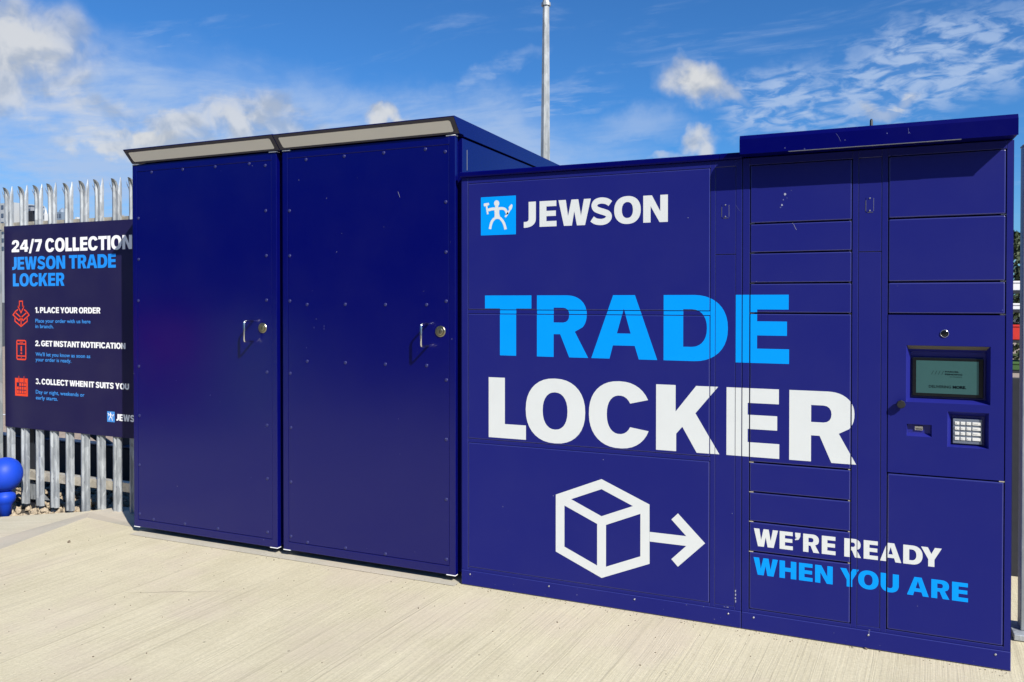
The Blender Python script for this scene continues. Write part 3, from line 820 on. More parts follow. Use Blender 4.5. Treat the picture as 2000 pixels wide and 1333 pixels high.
def cabinet(label, x0, x1, rivs, hx0, hx1, hz):
    global rivet_mesh
    t = thing('storage_cabinet', label, 'cabinet', ((x0+x1)/2, .8, 0), 'tall storage cabinets with riveted doors')
    bx0, bx1 = x0+.02, x1+.018
    obj('body', B(bx0, bx1, .050, 1.55, .045, 2.364, bev=.002), m_cab, t)
    obj('door_seal', B(x0+.012, x1-.012, .033, .0498, .055, 2.358), m_dark, t)
    d = obj('door', boxes([(x0, x0+.0365, 0, .032, .040, 2.3705), (x1-.0365, x1, 0, .032, .040, 2.3705),
                           (x0+.0367, x1-.0367, 0, .032, .040, .0865), (x0+.0367, x1-.0367, 0, .032, 2.3265, 2.3705),
                           (x0+.0385, x1-.0385, .0012, .031, .0885, 2.3245)], bev=.0012), m_cab, t)
    for rx, rz in rivs:
        if rivet_mesh is None:
            bm = bmesh.new(); lathe(bm, [(.0095, .0), (.0092, -.0016), (.0065, -.0032), (.0005, -.0036)], (0, 0, 0), 'y', 14)
            rivet_mesh = bpy.data.meshes.new('rivet'); 
            for f in bm.faces: f.smooth = True
            bm.to_mesh(rivet_mesh); bm.free(); rivet_mesh.materials.append(m_rivet)
        r = bpy.data.objects.new('rivet', rivet_mesh); COL.objects.link(r); r.parent = d
        r.location = Vector((rx, .0012, rz))-ORG[d.name]; ORG[r.name] = Vector((rx, .0012, rz))
    for cx0, cx1, cz in ((x0-.001, x0+.05, .036), (x1-.055, x1+.001, .036), (x0-.001, x0+.055, 2.3707), (x1-.055, x1+.001, 2.3707)):
        obj('corner_cap', B(cx0, cx1, -.002, .033, cz, cz+.0045, bev=.001), m_white, d)
    # handle
    hxa, z_lo, z_hi = (-1.396, 1.257, 1.379) if x0 < -2 else (-.2025, 1.2555, 1.3755)
    bm = bmesh.new(); c = .008; yy = -.074
    pts = [(hxa, .001, z_hi), (hxa, yy+c*1.6, z_hi), (hxa, yy+c*.4, z_hi-c*.4), (hxa, yy, z_hi-c*1.6), (hxa, yy, z_lo+c*1.6), (hxa, yy+c*.4, z_lo+c*.4), (hxa, yy+c*1.6, z_lo), (hxa, .001, z_lo)]
    tube(bm, pts, .0055, 12)
    obj('handle', bm, m_chrome, d, smooth=True)
    lx, lz = (-1.323, 1.337) if x0 < -2 else (-.127, 1.335)
    bm = bmesh.new(); lathe(bm, [(.0305, .001), (.0305, -.003), (.028, -.006), (.0245, -.0065), (.0235, -.004), (.019, -.004), (.018, -.010), (.0155, -.0115), (.0005, -.0115)], (lx, .0012, lz), 'y', 32)
    lk = obj('lock', bm, m_brass, d)
    obj('keyhole', B(lx-.0016, lx+.0016, -.0108, -.0102, lz-.008, lz+.006), m_black, lk)
    # hood: pale sloping underside inside a dark rim, roof running back
    bm = bmesh.new()
    prism(bm, [(.003, 2.380), (-.066, hz-.002), (-.066, hz+.001), (-.060, hz+.003), (1.58, hz-.006), (1.58, 2.372), (.05, 2.3725), (.05, 2.380)], hx0, hx1)
    obj('roof', bm, m_cab, t)
    def sl(u, v, off):                    # point on the sloping front: u = x, v 0..1 up the slope
        y0, z0_, y1, z1_ = .003, 2.380, -.066, hz-.002
        n = Vector((0, -(z1_-z0_), -(y0-y1))).normalized()
        return Vector((u, y0+(y1-y0)*v, z0_+(z1_-z0_)*v)) + n*off
    bm = bmesh.new()
    def ring(xa, xb, va, vb_, off, rc):
        out = []
        for cx, cv, a0 in ((xb-rc, vb_-rc*9, 0), (xa+rc, vb_-rc*9, 90), (xa+rc, va+rc*9, 180), (xb-rc, va+rc*9, 270)):
            for k in range(4):
                a = R(a0+30*k); out.append(sl(cx+rc*math.cos(a), cv+rc*9*math.sin(a), off))
        return out
    o1 = [bm.verts.new(p) for p in ring(hx0+.002, hx1-.002, .01, .985, .0015, .002)]
    i1 = [bm.verts.new(p) for p in ring(hx0+.028, hx1-.030, .12, .80, .0015, .012)]
    i2 = [bm.verts.new(p) for p in ring(hx0+.028, hx1-.030, .12, .80, .0002, .012)]
    for k in range(16):
        j = (k+1) % 16
        bm.faces.new((o1[k], o1[j], i1[j], i1[k])); bm.faces.new((i1[k], i1[j], i2[j], i2[k]))
    bmesh.ops.recalc_face_normals(bm, faces=bm.faces)
    obj('hood_rim', bm, m_rim, t)
    bm = bmesh.new(); bm.faces.new([bm.verts.new(p) for p in ring(hx0+.027, hx1-.029, .115, .805, .0005, .012)])
    for f in bm.faces:
        f.normal_update()
        if f.normal.y > 0: f.normal_flip()
    obj('hood_panel', bm, m_hood, t)
    for fx in (x0+.08, x1-.12):
        bm = bmesh.new(); lathe(bm, [(.022, 0), (.022, .012), (.010, .014), (.010, .05)], (fx, .12, .0041), 'z', 12)
        obj('foot', bm, m_screw, t)
        bm = bmesh.new(); lathe(bm, [(.022, 0), (.022, .012), (.010, .014), (.010, .05)], (fx, 1.4, .0041), 'z', 12)
        obj('foot', bm, m_screw, t)
    return t
c1 = cabinet('tall glossy navy cabinet with riveted door, next to the instruction sign on the fence', -2.3783, -1.218, riv1, -2.384, -1.193, 2.459)
c2 = cabinet('tall glossy navy cabinet with riveted door, between its twin and the TRADE LOCKER bank', -1.1737, -.0379, riv2, -1.190, -.012, 2.457)
obj('vent_slot', boxes([(-.0202, -.0194, .10, .108, 2.20, 2.31)]), m_alu, c2)

# ------------------------------------------------------------------ palisade fence
YF = .40
fence = thing('palisade_fence', 'galvanised palisade fence with triple-pointed pales left of the cabinets', 'fence', (-3.9, YF, -.17))
def pale_mesh():
    """W-section pale; local origin at its foot, x centred, top split into three splayed points"""
    w = .082; bm = bmesh.new()
    prof = [(-.038, .010), (-.035, -.002), (-.028, -.012), (-.014, -.016), (-.005, -.004), (0, .002), (.005, -.004), (.014, -.016), (.028, -.012), (.035, -.002), (.038, .010)]
    zs_ = [0, .3, .9, 1.6, 2.352]
    rows = [[bm.verts.new((x, y, z)) for x, y in prof] for z in zs_]
    rows_b = [[bm.verts.new((x, y+.003, z)) for x, y in prof] for z in zs_]
    for rr, fl in ((rows, False), (rows_b, True)):
        for a, b in zip(rr, rr[1:]):
            for k in range(10):
                f = (a[k], a[k+1], b[k+1], b[k]); bm.faces.new(f[::-1] if fl else f)
    for k in range(10): bm.faces.new((rows[0][k], rows_b[0][k], rows_b[0][k+1], rows[0][k+1]))
    for rr in (0, 10):
        for i in range(4): bm.faces.new((rows[i][rr], rows[i+1][rr], rows_b[i+1][rr], rows_b[i][rr]))
    # three prongs
    def prong(ks, pts):
        a = [rows[-1][k] for k in ks]; c = [rows_b[-1][k] for k in ks]
        prev_a, prev_c = a, c
        for (dx, dy, z, s) in pts:
            mx = sum(v.co.x for v in a)/len(a); my = sum(v.co.y for v in a)/len(a)
            na = [bm.verts.new((mx+(v.co.x-mx)*s+dx, my+(v.co.y-my)*s+dy, z)) for v in a]
            nc = [bm.verts.new((mx+(v.co.x-mx)*s+dx, my+(v.co.y-my)*s+dy+.003, z)) for v in a]
            for k in range(len(ks)-1):
                bm.faces.new((prev_a[k], prev_a[k+1], na[k+1], na[k])); bm.faces.new((prev_c[k+1], prev_c[k], nc[k], nc[k+1]))
            bm.faces.new((prev_a[0], na[0], nc[0], prev_c[0])); bm.faces.new((prev_a[-1], prev_c[-1], nc[-1], na[-1]))
            prev_a, prev_c = na, nc
        bm.faces.new(prev_a+prev_c[::-1])
    prong([0, 1, 2], [(-.004, -.003, 2.37, .7), (-.014, -.010, 2.40, .35), (-.020, -.013, 2.425, .12)])
    prong([2, 3, 4, 5, 6, 7, 8], [(.0, -.002, 2.40, .98), (.001, -.010, 2.425, .85), (.001, -.022, 2.442, .55), (0, -.034, 2.448, .2)])
    prong([8, 9, 10], [(.0, .003, 2.40, .85), (.0, .006, 2.43, .5), (-.002, .008, 2.462, .12)])
    bmesh.ops.recalc_face_normals(bm, faces=bm.faces)
    me = bpy.data.meshes.new('pale'); bm.to_mesh(me); bm.free(); me.materials.append(m_galv); return me
pm = pale_mesh()
xs_p = []
x = -4.171-.163*3
while x < -2.5: xs_p.append(x); x += .1655
bolt_me = None
for i, x in enumerate(xs_p):
    o = bpy.data.objects.new('pale', pm); COL.objects.link(o); o.parent = fence
    dz = -.073 if x > -4.3 else -.09
    o.location = Vector((x, YF, dz+rnd.uniform(-.004, .004)))-ORG[fence.name]; o.rotation_euler = (0, rnd.uniform(-.004, .004), rnd.uniform(-.04, .04))
    ORG[o.name] = Vector((x, YF, dz))
    if bolt_me is None:
        bm = bmesh.new(); lathe(bm, [(.008, 0), (.008, -.005), (.004, -.007), (.0005, -.0075)], (0, 0, 0), 'y', 8)
        bolt_me = bpy.data.meshes.new('bolt'); bm.to_mesh(bolt_me); bm.free(); bolt_me.materials.append(m_screw)
    for z in (.148, 2.075):
        q = bpy.data.objects.new('bolt', bolt_me); COL.objects.link(q); q.parent = o; q.location = (0, -.0005, z-dz)
def angle_rail(name, z0, z1):
    bm = bmesh.new()
    prism(bm, [(.011, z0), (.017, z0), (.017, z1-.006), (.062, z1-.006), (.062, z1), (.011, z1)], -4.9, -2.48)
    bmesh.ops.translate(bm, vec=(0, YF, 0), verts=bm.verts)
    return obj(name, bm, m_rail, fence)
angle_rail('rail', .115, .180); angle_rail('rail', 2.042, 2.107)
obj('post', boxes([(-4.06, -3.99, YF+.07, YF+.16, -.16, 2.2)]), m_navysteel, fence)
bm = bmesh.new()
for x in (-4.0, -3.985):
    vs = [bm.verts.new(p) for p in ((x, YF+.04, .112), (x, YF+.045, -.05), (x+.2, YF+.05, -.04))]
    bm.faces.new(vs)
bm.faces.new([bm.verts.new(p) for p in ((-4.0, YF+.04, .112), (-3.985, YF+.04, .112), (-3.785, YF+.05, -.04), (-3.8, YF+.05, -.04))])
obj('bracket', bm, m_galv, fence)

gp = thing('gate_post', 'wide flat galvanised gate post at the left end of the fence beside the sign', 'post', (-4.27, .3, -.15))
obj('shaft', B(-4.37, -4.166, .24, .345, -.15, 2.04, bev=.006, seg=2), m_galv2, gp)
obj('post_cap', B(-4.375, -4.161, .235, .35, 2.0405, 2.050, bev=.002), m_galv2, gp)
obj('weld_seam', boxes([(-4.371, -4.165, .2385, .24, z, z+.003) for z in (.52, 1.22, 1.6)]), m_galv, gp)
gp2 = thing('gate_post', 'galvanised steel gate post behind the right edge of the terminal locker', 'post', (2.67, .45, 0))
obj('shaft', B(2.584, 2.76, .40, .475, .03, 2.185, bev=.004, seg=2), m_galv2, gp2)
obj('post_cap', B(2.582, 2.762, .398, .477, 2.1855, 2.192, bev=.001), m_galv2, gp2)
obj('base_plate', B(2.55, 2.80, .34, .52, 0.004, .0295, bev=.002), m_galv, gp2)

# ------------------------------------------------------------------ instruction sign on the fence
YS = .378
sg = thing('instruction_sign', 'navy 24/7 COLLECTION sign with three orange-red icons, fixed to the palisade fence', 'sign', (-3.4, YS, .515))
obj('board', B(-4.192, -2.60, YS, YS+.006, .515, 2.077, bev=.0008), m_sign, sg)
y = YS-.0006
def sword(t, x0, x1, z0, z1, m, nm='heading'):
    if nm == 'step_title': kind(obj(nm, flat_bm(gjoin(*word(t, x0, x1, z0, z1)), y), m, sg), 'stuff')
    else:
        for gm in word(t, x0, x1, z0, z1): obj('letter', flat_bm(gm, y), m, sg)
sword('24/7', -4.102, -3.758, 1.873, 1.965, m_swhite); sword('COLLECTION', -3.721, -2.819, 1.866, 1.967, m_swhite)
sword('JEWSON', -4.097, -3.505, 1.737, 1.835, m_sblue); sword('TRADE', -3.464, -2.980, 1.736, 1.836, m_sblue)
sword('LOCKER', -4.090, -3.514, 1.609, 1.707, m_sblue)
sword('1. PLACE YOUR ORDER', -3.838, -3.139, 1.405, 1.449, m_swhite, 'step_title')
sword('2. GET INSTANT NOTIFICATION', -3.840, -2.889, 1.152, 1.195, m_swhite, 'step_title')
sword('3. COLLECT WHEN IT SUITS YOU', -3.838, -2.855, .862, .905, m_swhite, 'step_title')
for l1, a1, z1, l2, a2, z2 in (('Place your order with us here', -3.242, 1.332, 'in branch.', -3.635, 1.290),
                               ("We'll let you know as soon as", -3.246, 1.077, 'your order is ready.', -3.446, 1.037),
                               ('Day or night, weekends or', -3.309, .790, 'early starts.', -3.594, .746)):
    kind(obj('step_text', merge(font_text(l1, -3.837, a1, z1, .0290, y, .012), font_text(l2, -3.837, a2, z2, .0290, y, .012)), m_sblue2, sg), 'stuff')
def line_icon(paths, w, nm):
    gs = []
    V, F = strips([stroke(p, w, False) for p in paths], 0)
    obj(nm, flat_bm((V, F), y), m_red, sg)
c = -3.999
line_icon([[(c-.018, 1.452), (c-.018, 1.494), (c+.018, 1.494), (c+.018, 1.452)], [(c-.036, 1.455), (c-.018, 1.455)], [(c+.018, 1.455), (c+.036, 1.455)],
           [(c-.036, 1.457), (c, 1.405), (c+.036, 1.457)]], .009, 'parcel_icon')
line_icon([[(c-.034, 1.430), (c-.064, 1.415), (c-.092, 1.388), (c-.022, 1.345), (c, 1.370), (c+.022, 1.345), (c+.092, 1.388), (c+.064, 1.415), (c+.034, 1.430)],
           [(c-.062, 1.405), (c, 1.368), (c+.062, 1.405)], [(c-.070, 1.372), (c-.070, 1.340), (c, 1.300), (c+.070, 1.340), (c+.070, 1.372)], [(c, 1.366), (c, 1.304)]], .010, 'parcel_icon')
ro = lambda x0, x1, z0, z1, r: [(x1-r+r*math.cos(R(a)), z1-r+r*math.sin(R(a))) for a in (0, 30, 60, 90)]+[(x0+r+r*math.cos(R(a)), z1-r+r*math.sin(R(a))) for a in (90, 120, 150, 180)]+[(x0+r+r*math.cos(R(a)), z0+r+r*math.sin(R(a))) for a in (180, 210, 240, 270)]+[(x1-r+r*math.cos(R(a)), z0+r+r*math.sin(R(a))) for a in (270, 300, 330, 360)]
rc = lambda x0, x1, z0, z1: [(x0, z0), (x1, z0), (x1, z1), (x0, z1)]
x0, x1, z0, z1 = -4.055, -3.942, 1.040, 1.196; cx = (x0+x1)/2
ph = gjoin(polyg([ro(x0, x1, z0, z1, .016), rc(x0+.011, x1-.011, z0+.036, z1-.036), rc(x0+.011, x1-.011, z0+.011, z0+.027), rc(x0+.011, x1-.011, z1-.027, z1-.011)]),
           polyg([rc(cx-.008, cx+.008, 1.108, 1.148)]), polyg([rc(cx-.008, cx+.008, 1.086, 1.099)]), polyg([rc(cx-.018, cx+.018, z1-.0215, z1-.0165)]), polyg([rc(cx-.004, cx+.004, z0+.016, z0+.023)]))
obj('phone_icon', flat_bm(ph, y), m_red, sg)
x0, x1, z0, z1 = -4.073, -3.927, .762, .900
holes = []
gx = x0+.018; gw = (x1-x0-.036)
cells = []
for r_ in range(3):
    for c_ in range(4):
        if r_ == 0 and c_ == 0: continue
        a = gx+c_*gw/4+.003; cells.append(rc(a, a+gw/4-.006, z0+.018+(2-r_)*.0283+.003, z0+.018+(2-r_)*.0283+.0253))
cal = gjoin(polyg([rc(x0, x1, z0, z1), rc(gx, gx+gw, z0+.018, z0+.105)]), *[polyg([q]) for q in cells])
obj('calendar_icon', flat_bm(cal, y), m_red, sg)
for rx in (-4.0275, -3.9685):
    q = obj('calendar_ring', flat_bm(polyg([rc(rx-.0025, rx+.0025, .876, .917)]), y-.001), m_red, sg)
    obj('ring_gap', flat_bm(polyg([rc(rx-.0055, rx+.0055, .872, .899)]), y-.0005), m_sign, q)
m_sq = plain('sign_square_blue', (.06, .27, .70), .4, var=.04)
lo, fig = logo(sg, -3.076, .620, .0765, y, m_sq, m_swhite)
obj('emblem_figure', fig, m_swhite, lo)
sword('JEWSON', -2.983, -2.70, .634, .682, m_swhite, 'name_lettering')

# ------------------------------------------------------------------ blue bollard, left edge
bo = thing('plastic_bollard', 'bright blue rounded plastic bollard head cut by the left edge of the photo', 'bollard', (-3.985, .2, -.10))
cxb, cyb = -3.935, .2
bm = bmesh.new()
prof = []
for k in range(19):
    a = R(88-k*8.8); prof.append((max(.118*max(math.cos(a), 0)**.92, .004), .198+.126*math.sin(a)))
lathe(bm, prof, (cxb, cyb, 0), 'z', 48)
obj('head', bm, m_blue, bo, smooth=True)
bm = bmesh.new()
lathe(bm, [(.035, .085), (.050, .062), (.064, .050), (.070, .036), (.070, .012), (.060, -.012), (.045, -.030), (.04, -.12)], (cxb, cyb, 0), 'z', 40)
obj('neck', bm, m_blue, bo, smooth=True)

# ------------------------------------------------------------------ dark steel barrier behind the fence
br = thing('steel_barrier', 'low dark steel barrier with a raking brace seen through the fence pales', 'barrier', (-4.6, 1.3, -.17))
Yb = 1.30
bm = bmesh.new(); prism(bm, [(Yb, -.12), (Yb, .195), (Yb+.02, .205), (Yb+.10, .205), (Yb+.10, -.12)], -6.6, -2.2)
obj('beam', bm, m_navysteel, br)
obj('beam_lip', B(-6.6, -2.2, Yb-.006, Yb+.09, .2055, .2165), plain('lip_blue', (.05, .09, .16), .4), br)
for x0_, x1_ in ((-5.46, -5.34), (-5.26, -5.02), (-4.10, -4.02), (-6.2, -6.05)):
    obj('upright', B(x0_, x1_, Yb+.02, Yb+.10, .217, 1.25), m_navysteel, br)
bm = bmesh.new(); tube(bm, [(-4.75, Yb+.06, .42), (-4.22, Yb+.06, .19)], .035, 6)
obj('brace', bm, m_navysteel, br)
bm = bmesh.new(); tube(bm, [(-4.95, Yb+.06, .58), (-4.75, Yb+.06, .42)], .035, 6)
obj('brace', bm, m_navysteel, br)

# ------------------------------------------------------------------ lamp column
lp = thing('lamp_column', 'tall tapering galvanised lamp column rising behind the lockers', 'lamp post', (-7.22, 20, -.17))
bm = bmesh.new()
tube(bm, [(-7.22, 20, -.17), (-7.22, 20, 1.2), (-7.22, 20, 6.2), (-7.20, 20, 10.9)], [.21, .175, .155, .112], 8)
obj('shaft', bm, m_pole, lp)
bm = bmesh.new(); tube(bm, [(-7.2, 20, 10.88), (-7.2, 20, 10.97), (-7.2, 20, 10.98), (-7.2, 20, 11.08)], [.15, .15, .12, .10], 10)
obj('collar', bm, m_pole, lp)
bm = bmesh.new(); tube(bm, [(-7.2, 20, 11.06), (-7.2, 20, 12.4)], [.075, .065], 10)
obj('spigot', bm, m_pole, lp)
obj('lantern', B(-7.45, -6.95, 19.3, 20.1, 12.4, 12.55, bev=.03), m_navysteel, lp)

# ------------------------------------------------------------------ skyline between the pale tops
m_tw = [plain('tower_grey', (.30, .31, .33), .7, var=.15, scale=.06), plain('tower_pale', (.42, .43, .43), .7, var=.15, scale=.05), plain('tower_blue', (.20, .25, .31), .5, var=.15, scale=.05), plain('tower_white', (.6, .6, .58), .6)]
m_win = plain('far_window', (.08, .10, .14), .3, var=.3, scale=.2)
def tower(label, x0, x1, y0, y1, h, m, topkind=None, cols=3, rows=8):
    t = thing('tower_block', label, 'building', ((x0+x1)/2, y0, -.17), 'tower blocks on the skyline')
    obj('wall', B(x0, x1, y0, y1, -.17, h), m, t)
    w = (x1-x0)/cols; hh = h/rows
    for r_ in range(rows//2, rows):
        for c_ in range(cols):
            obj('window', B(x0+w*(c_+.25), x0+w*(c_+.75), y0-.4, y0+.1, hh*(r_+.3), hh*(r_+.75)), m_win, t)
    if topkind == 'flat': obj('roof', B(x0-.3, x1+.3, y0-.3, y1+.3, h, h+1.0), m_win, t)
    if topkind == 'dome':
        bm = bmesh.new(); r = (x1-x0)/2
        lathe(bm, [(r*.95, 0), (r*.8, r*.6), (r*.4, r*1.0), (.1, r*1.3)], ((x0+x1)/2, (y0+y1)/2, h), 'z', 12); obj('dome', bm, m, t)
    if topkind == 'spire':
        bm = bmesh.new(); tube(bm, [((x0+x1)/2, y0+2, h), ((x0+x1)/2, y0+2, h+5)], [1.0, .1], 6); obj('spire', bm, m, t)
tower('broad pale grey block at the far left of the skyline, cut by the photo edge', -612, -585.5, 400, 425, 76, m_tw[1], None, 5, 12)
tower('grey tower with a flat dark roof between the first fence pales', -575, -566.6, 400, 410, 72, m_tw[0], 'flat', 3, 12)
tower('slim blue-grey tower just right of the flat-roofed tower', -559, -555.4, 400, 405, 69, m_tw[2], None, 2, 12)
tower('thin white stepped tower right of the slim blue-grey one', -554.5, -551.5, 400, 404, 66, m_tw[3], 'spire', 1, 12)
tower('blue-grey tower with a domed top in the middle of the skyline', -539, -533.5, 400, 406, 66.5, m_tw[2], 'dome', 2, 12)
tower('thin white tower left of the domed tower', -542.6, -540.8, 400, 402, 65, m_tw[3], 'spire', 1, 10)
tower('tiny white tower right of the domed tower', -519.2, -517.2, 400, 402, 62, m_tw[3], None, 1, 10)
tower('small grey tower nearest the cabinets on the skyline', -479, -474.5, 400, 404, 62, m_tw[0], None, 2, 10)
# ------------------------------------------------------------------ yard things seen in the slit at the far right
def leafy(name, label, cat, c, r, h, trunk_h, seed, col):
    rr = random.Random(seed)
    t = thing(name, label, cat, (c[0], c[1], -.17))
    bm = bmesh.new(); tube(bm, [(c[0], c[1], -.17), (c[0]+.05, c[1], trunk_h), (c[0], c[1]+.03, h*.85)], [r*.12, r*.09, r*.03], 8)
    for k in range(7):
        a = rr.uniform(0, 6.28); z = trunk_h+(h-trunk_h)*rr.uniform(0, .6)
        tube(bm, [(c[0], c[1], z), (c[0]+r*.6*math.cos(a), c[1]+r*.6*math.sin(a), z+h*.12)], [r*.04, r*.015], 6)
    obj('trunk', bm, plain('bark', (.09, .065, .045), .9), t)
    bm = bmesh.new()
    for i in range(5200):
        u = rr.random(); z = trunk_h*.6+(h-trunk_h*.6)*u
        lim = r*math.sqrt(max(0, 1-(2*u-.85)**2/1.35))*(1+.25*math.sin(7*u+3*rr.random()))
        a = rr.uniform(0, 6.283); d = lim*rr.random()**.45
        p = Vector((c[0]+d*math.cos(a), c[1]+d*math.sin(a), z)); s = rr.uniform(.03, .075)*(r/1.2)**.5
        n = Vector((rr.gauss(0, 1), rr.gauss(0, 1), rr.gauss(0, 1))).normalized(); q = n.orthogonal().normalized(); w = n.cross(q)
        bm.faces.new([bm.verts.new(p+q*s), bm.verts.new(p+w*s*.6), bm.verts.new(p-q*s), bm.verts.new(p-w*s*.6)])
    obj('crown', bm, plain(name+'_leaf', col, .6, var=.5, scale=6), t)
leafy('conifer_tree', 'dark green tree in the slit between the terminal locker and the right gate post', 'tree', (4.0, 10.5, 0), .75, 2.55, .8, 3, (.035, .055, .02))
rk = thing('goods_rack', 'yard storage rack with white and red goods seen right of the terminal locker', 'rack', (3.75, 8, -.17))
for x_ in (3.45, 4.05): obj('upright', boxes([(x_-.03, x_+.03, 7.9, 7.96, -.17, 1.8), (x_-.03, x_+.03, 8.5, 8.56, -.17, 1.8)]), m_navysteel, rk)
for z_ in (.25, .62, 1.0, 1.38, 1.62): obj('shelf', B(3.4, 4.1, 7.88, 8.58, z_-.03, z_), m_navysteel, rk)
for nm, lb, x0_, x1_, z0_, z1_, m_ in (('plastic_tub', 'white plastic tub on the top shelf of the yard rack', 3.6, 3.95, 1.621, 1.74, m_white), ('goods_box', 'red box on the yard rack shelf below the white goods', 3.62, 3.95, 1.001, 1.19, plain('box_red', (.6, .03, .02), .5)),
                                    ('goods_box', 'pale box on the upper middle shelf of the yard rack', 3.6, 3.9, 1.381, 1.46, m_white), ('plant_tray', 'green planted tray low on the yard rack', 3.5, 4.0, .621, .72, plain('tray_green', (.05, .12, .03), .8))):
    tb = B(x0_, x1_, 7.9, 8.4, z0_, z1_, bev=.01)
    box(tb, x0_-.01, x1_+.01, 7.89, 8.41, z1_-.02, z1_+.004, bev=.003)
    tag(obj(nm, tb, m_), lb, 'box' if nm == 'goods_box' else ('tub' if 'tub' in nm else 'tray'))

# ------------------------------------------------------------------ unseen bins added off to the left for the soft blurs in the glossy door
def bin_(label, x, y_, m):
    t = thing('reflection_bin', label, 'added bin', (x, y_, -.03))
    bm = bmesh.new()
    lo = [(-.27, -.30), (.27, -.30), (.27, .28), (-.27, .28)]; hi = [(-.36, -.40), (.36, -.40), (.36, .38), (-.36, .38)]
    L = [bm.verts.new((x+a, y_+b, .06)) for a, b in lo]; H = [bm.verts.new((x+a, y_+b, 1.12)) for a, b in hi]
    bm.faces.new(L[::-1]); bm.faces.new(H)
    for k in range(4): bm.faces.new((L[k], L[(k+1) % 4], H[(k+1) % 4], H[k]))
    bmesh.ops.bevel(bm, geom=bm.edges[:], offset=.025, segments=2, affect='EDGES'); obj('body', bm, m, t)
    bm = bmesh.new(); prism(bm, [(y_-.42, 1.125), (y_-.42, 1.16), (y_-.2, 1.24), (y_+.2, 1.27), (y_+.42, 1.22), (y_+.42, 1.125)], x-.38, x+.38); obj('lid', bm, m, t)
    bm = bmesh.new(); tube(bm, [(x-.30, y_+.46, 1.12), (x+.30, y_+.46, 1.12)], .017, 8); obj('handle', bm, m_black, t)
    for sx in (-1, 1):
        bm = bmesh.new(); tube(bm, [(x+sx*.27, y_+.30, .07), (x+sx*.33, y_+.30, .07)], .10, 16); obj('wheel', bm, m_black, t)
bin_('magenta-red bin shape added unseen for a blur in the left cabinet door', -6.35, -3.75, plain('bin_red', (.78, .015, .10), .45))
bin_('pale green bin shape beside the red one, added unseen for a blur in the left cabinet door', -5.15, -3.95, plain('bin_green', (.42, .62, .26), .45))

# ------------------------------------------------------------------ unseen dark shed added behind the viewer to darken the door reflections
sh = thing('added_shed', 'long dark clad warehouse across the yard behind the viewer', 'building', (-4, -38, -.17))
m_clad = plain('dark_cladding', (.030, .036, .050), .6, var=.2, scale=.4)
obj('wall', B(-62, 58, -48, -38, -.17, 11.5), m_clad, sh)
obj('roof', B(-62.5, 58.5, -48.5, -37.4, 11.51, 12.1), m_navysteel, sh)
for xx in (-40, -18, 6, 30):
    obj('roller_door', B(xx, xx+6, -37.99, -37.85, -.17, 5.5), plain('roller_grey', (.10, .11, .12), .5), sh)
pn = thing('yard_barrier', 'low dark steel panel behind the right gate post', 'barrier', (3.2, 1.3, -.17))
obj('sheet', B(2.50, 4.4, 1.30, 1.33, -.05, 1.08, bev=.004), m_navysteel, pn)
obj('panel_post', boxes([(2.56, 2.62, 1.335, 1.39, -.17, 1.02), (4.2, 4.26, 1.335, 1.39, -.17, 1.02)]), m_navysteel, pn)

# ------------------------------------------------------------------ wear: paint chips, scratches, a hairline crack, loose grit
m_chip = plain('bare_paint_chip', (.30, .31, .42), .6, var=.3, scale=300)
m_chip2 = plain('faint_scuff', (.08, .09, .26), .6, var=.3, scale=300)
def blob_mark(parent, x, z, r, y=-.0028, m=m_chip, sq=1.0, nm='paint_chip'):
    bm = bmesh.new(); n = 9
    bm.faces.new([bm.verts.new((x+r*rnd.uniform(.5, 1.15)*math.cos(2*math.pi*k/n), y, z+sq*r*rnd.uniform(.5, 1.15)*math.sin(2*math.pi*k/n))) for k in range(n)])
    for f in bm.faces:
        f.normal_update()
        if f.normal.y > 0: f.normal_flip()
    return obj(nm, bm, m, parent)
def scratch(parent, pts, w, y=-.0028, m=m_chip, nm='scratch'):
    V, F = strips([stroke(pts, w, True)], 0)
    return obj(nm, flat_bm((V, F), y), m, parent)
for x, z, r in ((1.613, 1.972, .0055), (1.606, 1.948, .0035), (1.600, 1.925, .0045), (1.622, 1.955, .002), (1.594, 1.915, .0035), (1.640, 1.988, .002)): blob_mark(modB, x, z, r, m=m_chip2 if r < .004 else m_chip)
scratch(modB, [(1.650, 1.838), (1.655, 1.826), (1.662, 1.812)], .0012); blob_mark(modB, 1.645, 1.842, .003, sq=.35)
for x, z in ((1.4045, .170), (1.4055, .152), (1.4045, .136), (1.4055, .122)): blob_mark(modA, x, z, .0035, y=-.0012, sq=1.9)
blob_mark(modA, 1.37, .0900, .006, y=-.0012, sq=.3); blob_mark(modA, 1.355, .0895, .004, y=-.0012, sq=.3)
blob_mark(modB, 1.964, .0845, .0035, y=-.0055, sq=.4); scratch(modB, [(1.9625, .079), (1.963, .066)], .0012, y=-.0055)
scratch(modA, [(1.4, 1.935), (1.412, 1.915), (1.421, 1.905)], .0008, y=-.0012, m=m_chip2)
for k in range(26):
    px_ = rnd.uniform(.05, 2.45); par = modA if px_ < 1.42 else modB
    blob_mark(par, px_, rnd.choice((rnd.uniform(.012, .075), rnd.uniform(.012, .078), rnd.uniform(.1, 2.0))), rnd.uniform(.0010, .0022), y=-.0058 if True else 0, m=rnd.choice((m_chip, m_chip2)))
d2 = [o for o in c2.children if o.name.startswith('door')][0]
d1 = [o for o in c1.children if o.name.startswith('door')][0]
scratch(d2, [(-.389, 2.093), (-.383, 2.080), (-.377, 2.062)], .0016, y=-.0006)
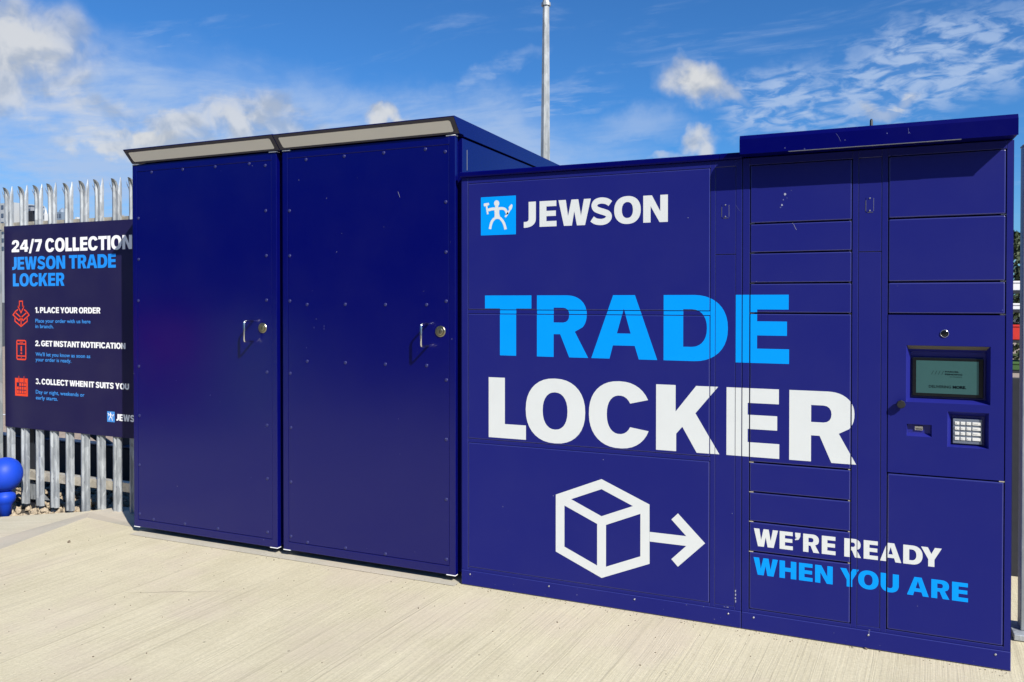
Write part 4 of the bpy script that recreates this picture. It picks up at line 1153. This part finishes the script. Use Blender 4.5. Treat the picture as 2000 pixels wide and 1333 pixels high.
for x, z in ((-.95, 1.345), (-.88, 1.338), (-.88, 1.352)): blob_mark(d2, x, z, .006, y=-.0006, m=plain('tape_ghost', (.010, .012, .115), .5), sq=1.3, nm='tape_mark')
for k in range(16): blob_mark(rnd.choice((d1, d1, d2, d2)) if False else (d1 if k % 2 else d2), rnd.uniform(-2.3, -1.3) if k % 2 else rnd.uniform(-1.1, -.1), rnd.uniform(.1, 2.3), rnd.uniform(.0010, .0020), y=-.0006, m=rnd.choice((m_chip, m_chip2)))
for x, z in ((1.62, 2.160), (1.86, 2.175), (2.02, 2.19), (2.10, 2.185), (1.70, 2.150)): blob_mark(modB, x, z, rnd.uniform(.0015, .003), y=-.1006, m=m_chip2)
scratch(modB, [(1.825, 2.205), (1.835, 2.19), (1.842, 2.172)], .0010, y=-.1006, m=m_chip2); scratch(modB, [(2.098, 2.205), (2.10, 2.19), (2.106, 2.182)], .0010, y=-.1006, m=m_chip2)
# crack in the slab
bm = bmesh.new()
cp = [(-1.529, -.802), (-1.418, -.748), (-1.301, -.682), (-1.218, -.653), (-1.04, -.557)]
CRACK = cp
vs = []
for i, (x, y_) in enumerate(cp):
    w = .0011 if 0 < i < len(cp)-1 else .0002
    vs.append((bm.verts.new((x+.1*w, y_-w, .0012)), bm.verts.new((x-.1*w, y_+w, .0012))))
for a, b in zip(vs, vs[1:]): bm.faces.new((a[0], b[0], b[1], a[1]))
kind(obj('hairline_crack', bm, plain('crack_dark', (.25, .21, .15), .9)))
# loose grit on the slab, thicker along the foot of the lockers
bm = bmesh.new()
for k in range(520):
    if k < 230: x = rnd.uniform(-2.2, 2.5); y_ = -.008-abs(rnd.gauss(0, .03)); r = rnd.uniform(.0012, .0032)
    else:
        y_ = -rnd.uniform(.02, 2.2); x = rnd.uniform(-2.6, 2.6); r = rnd.uniform(.0012, .0030) if rnd.random() < .93 else rnd.uniform(.0035, .005)
    rock(bm, (x, y_, r*.4), r)
for x, y_, r in ((-2.562, -.324, .010), (1.95, -.008, .009)): rock(bm, (x, y_, .003), r)
kind(obj('loose_grit', bm, ground_mat('grit', (.07, .055, .04), (.26, .21, .15), 200)), 'stuff')
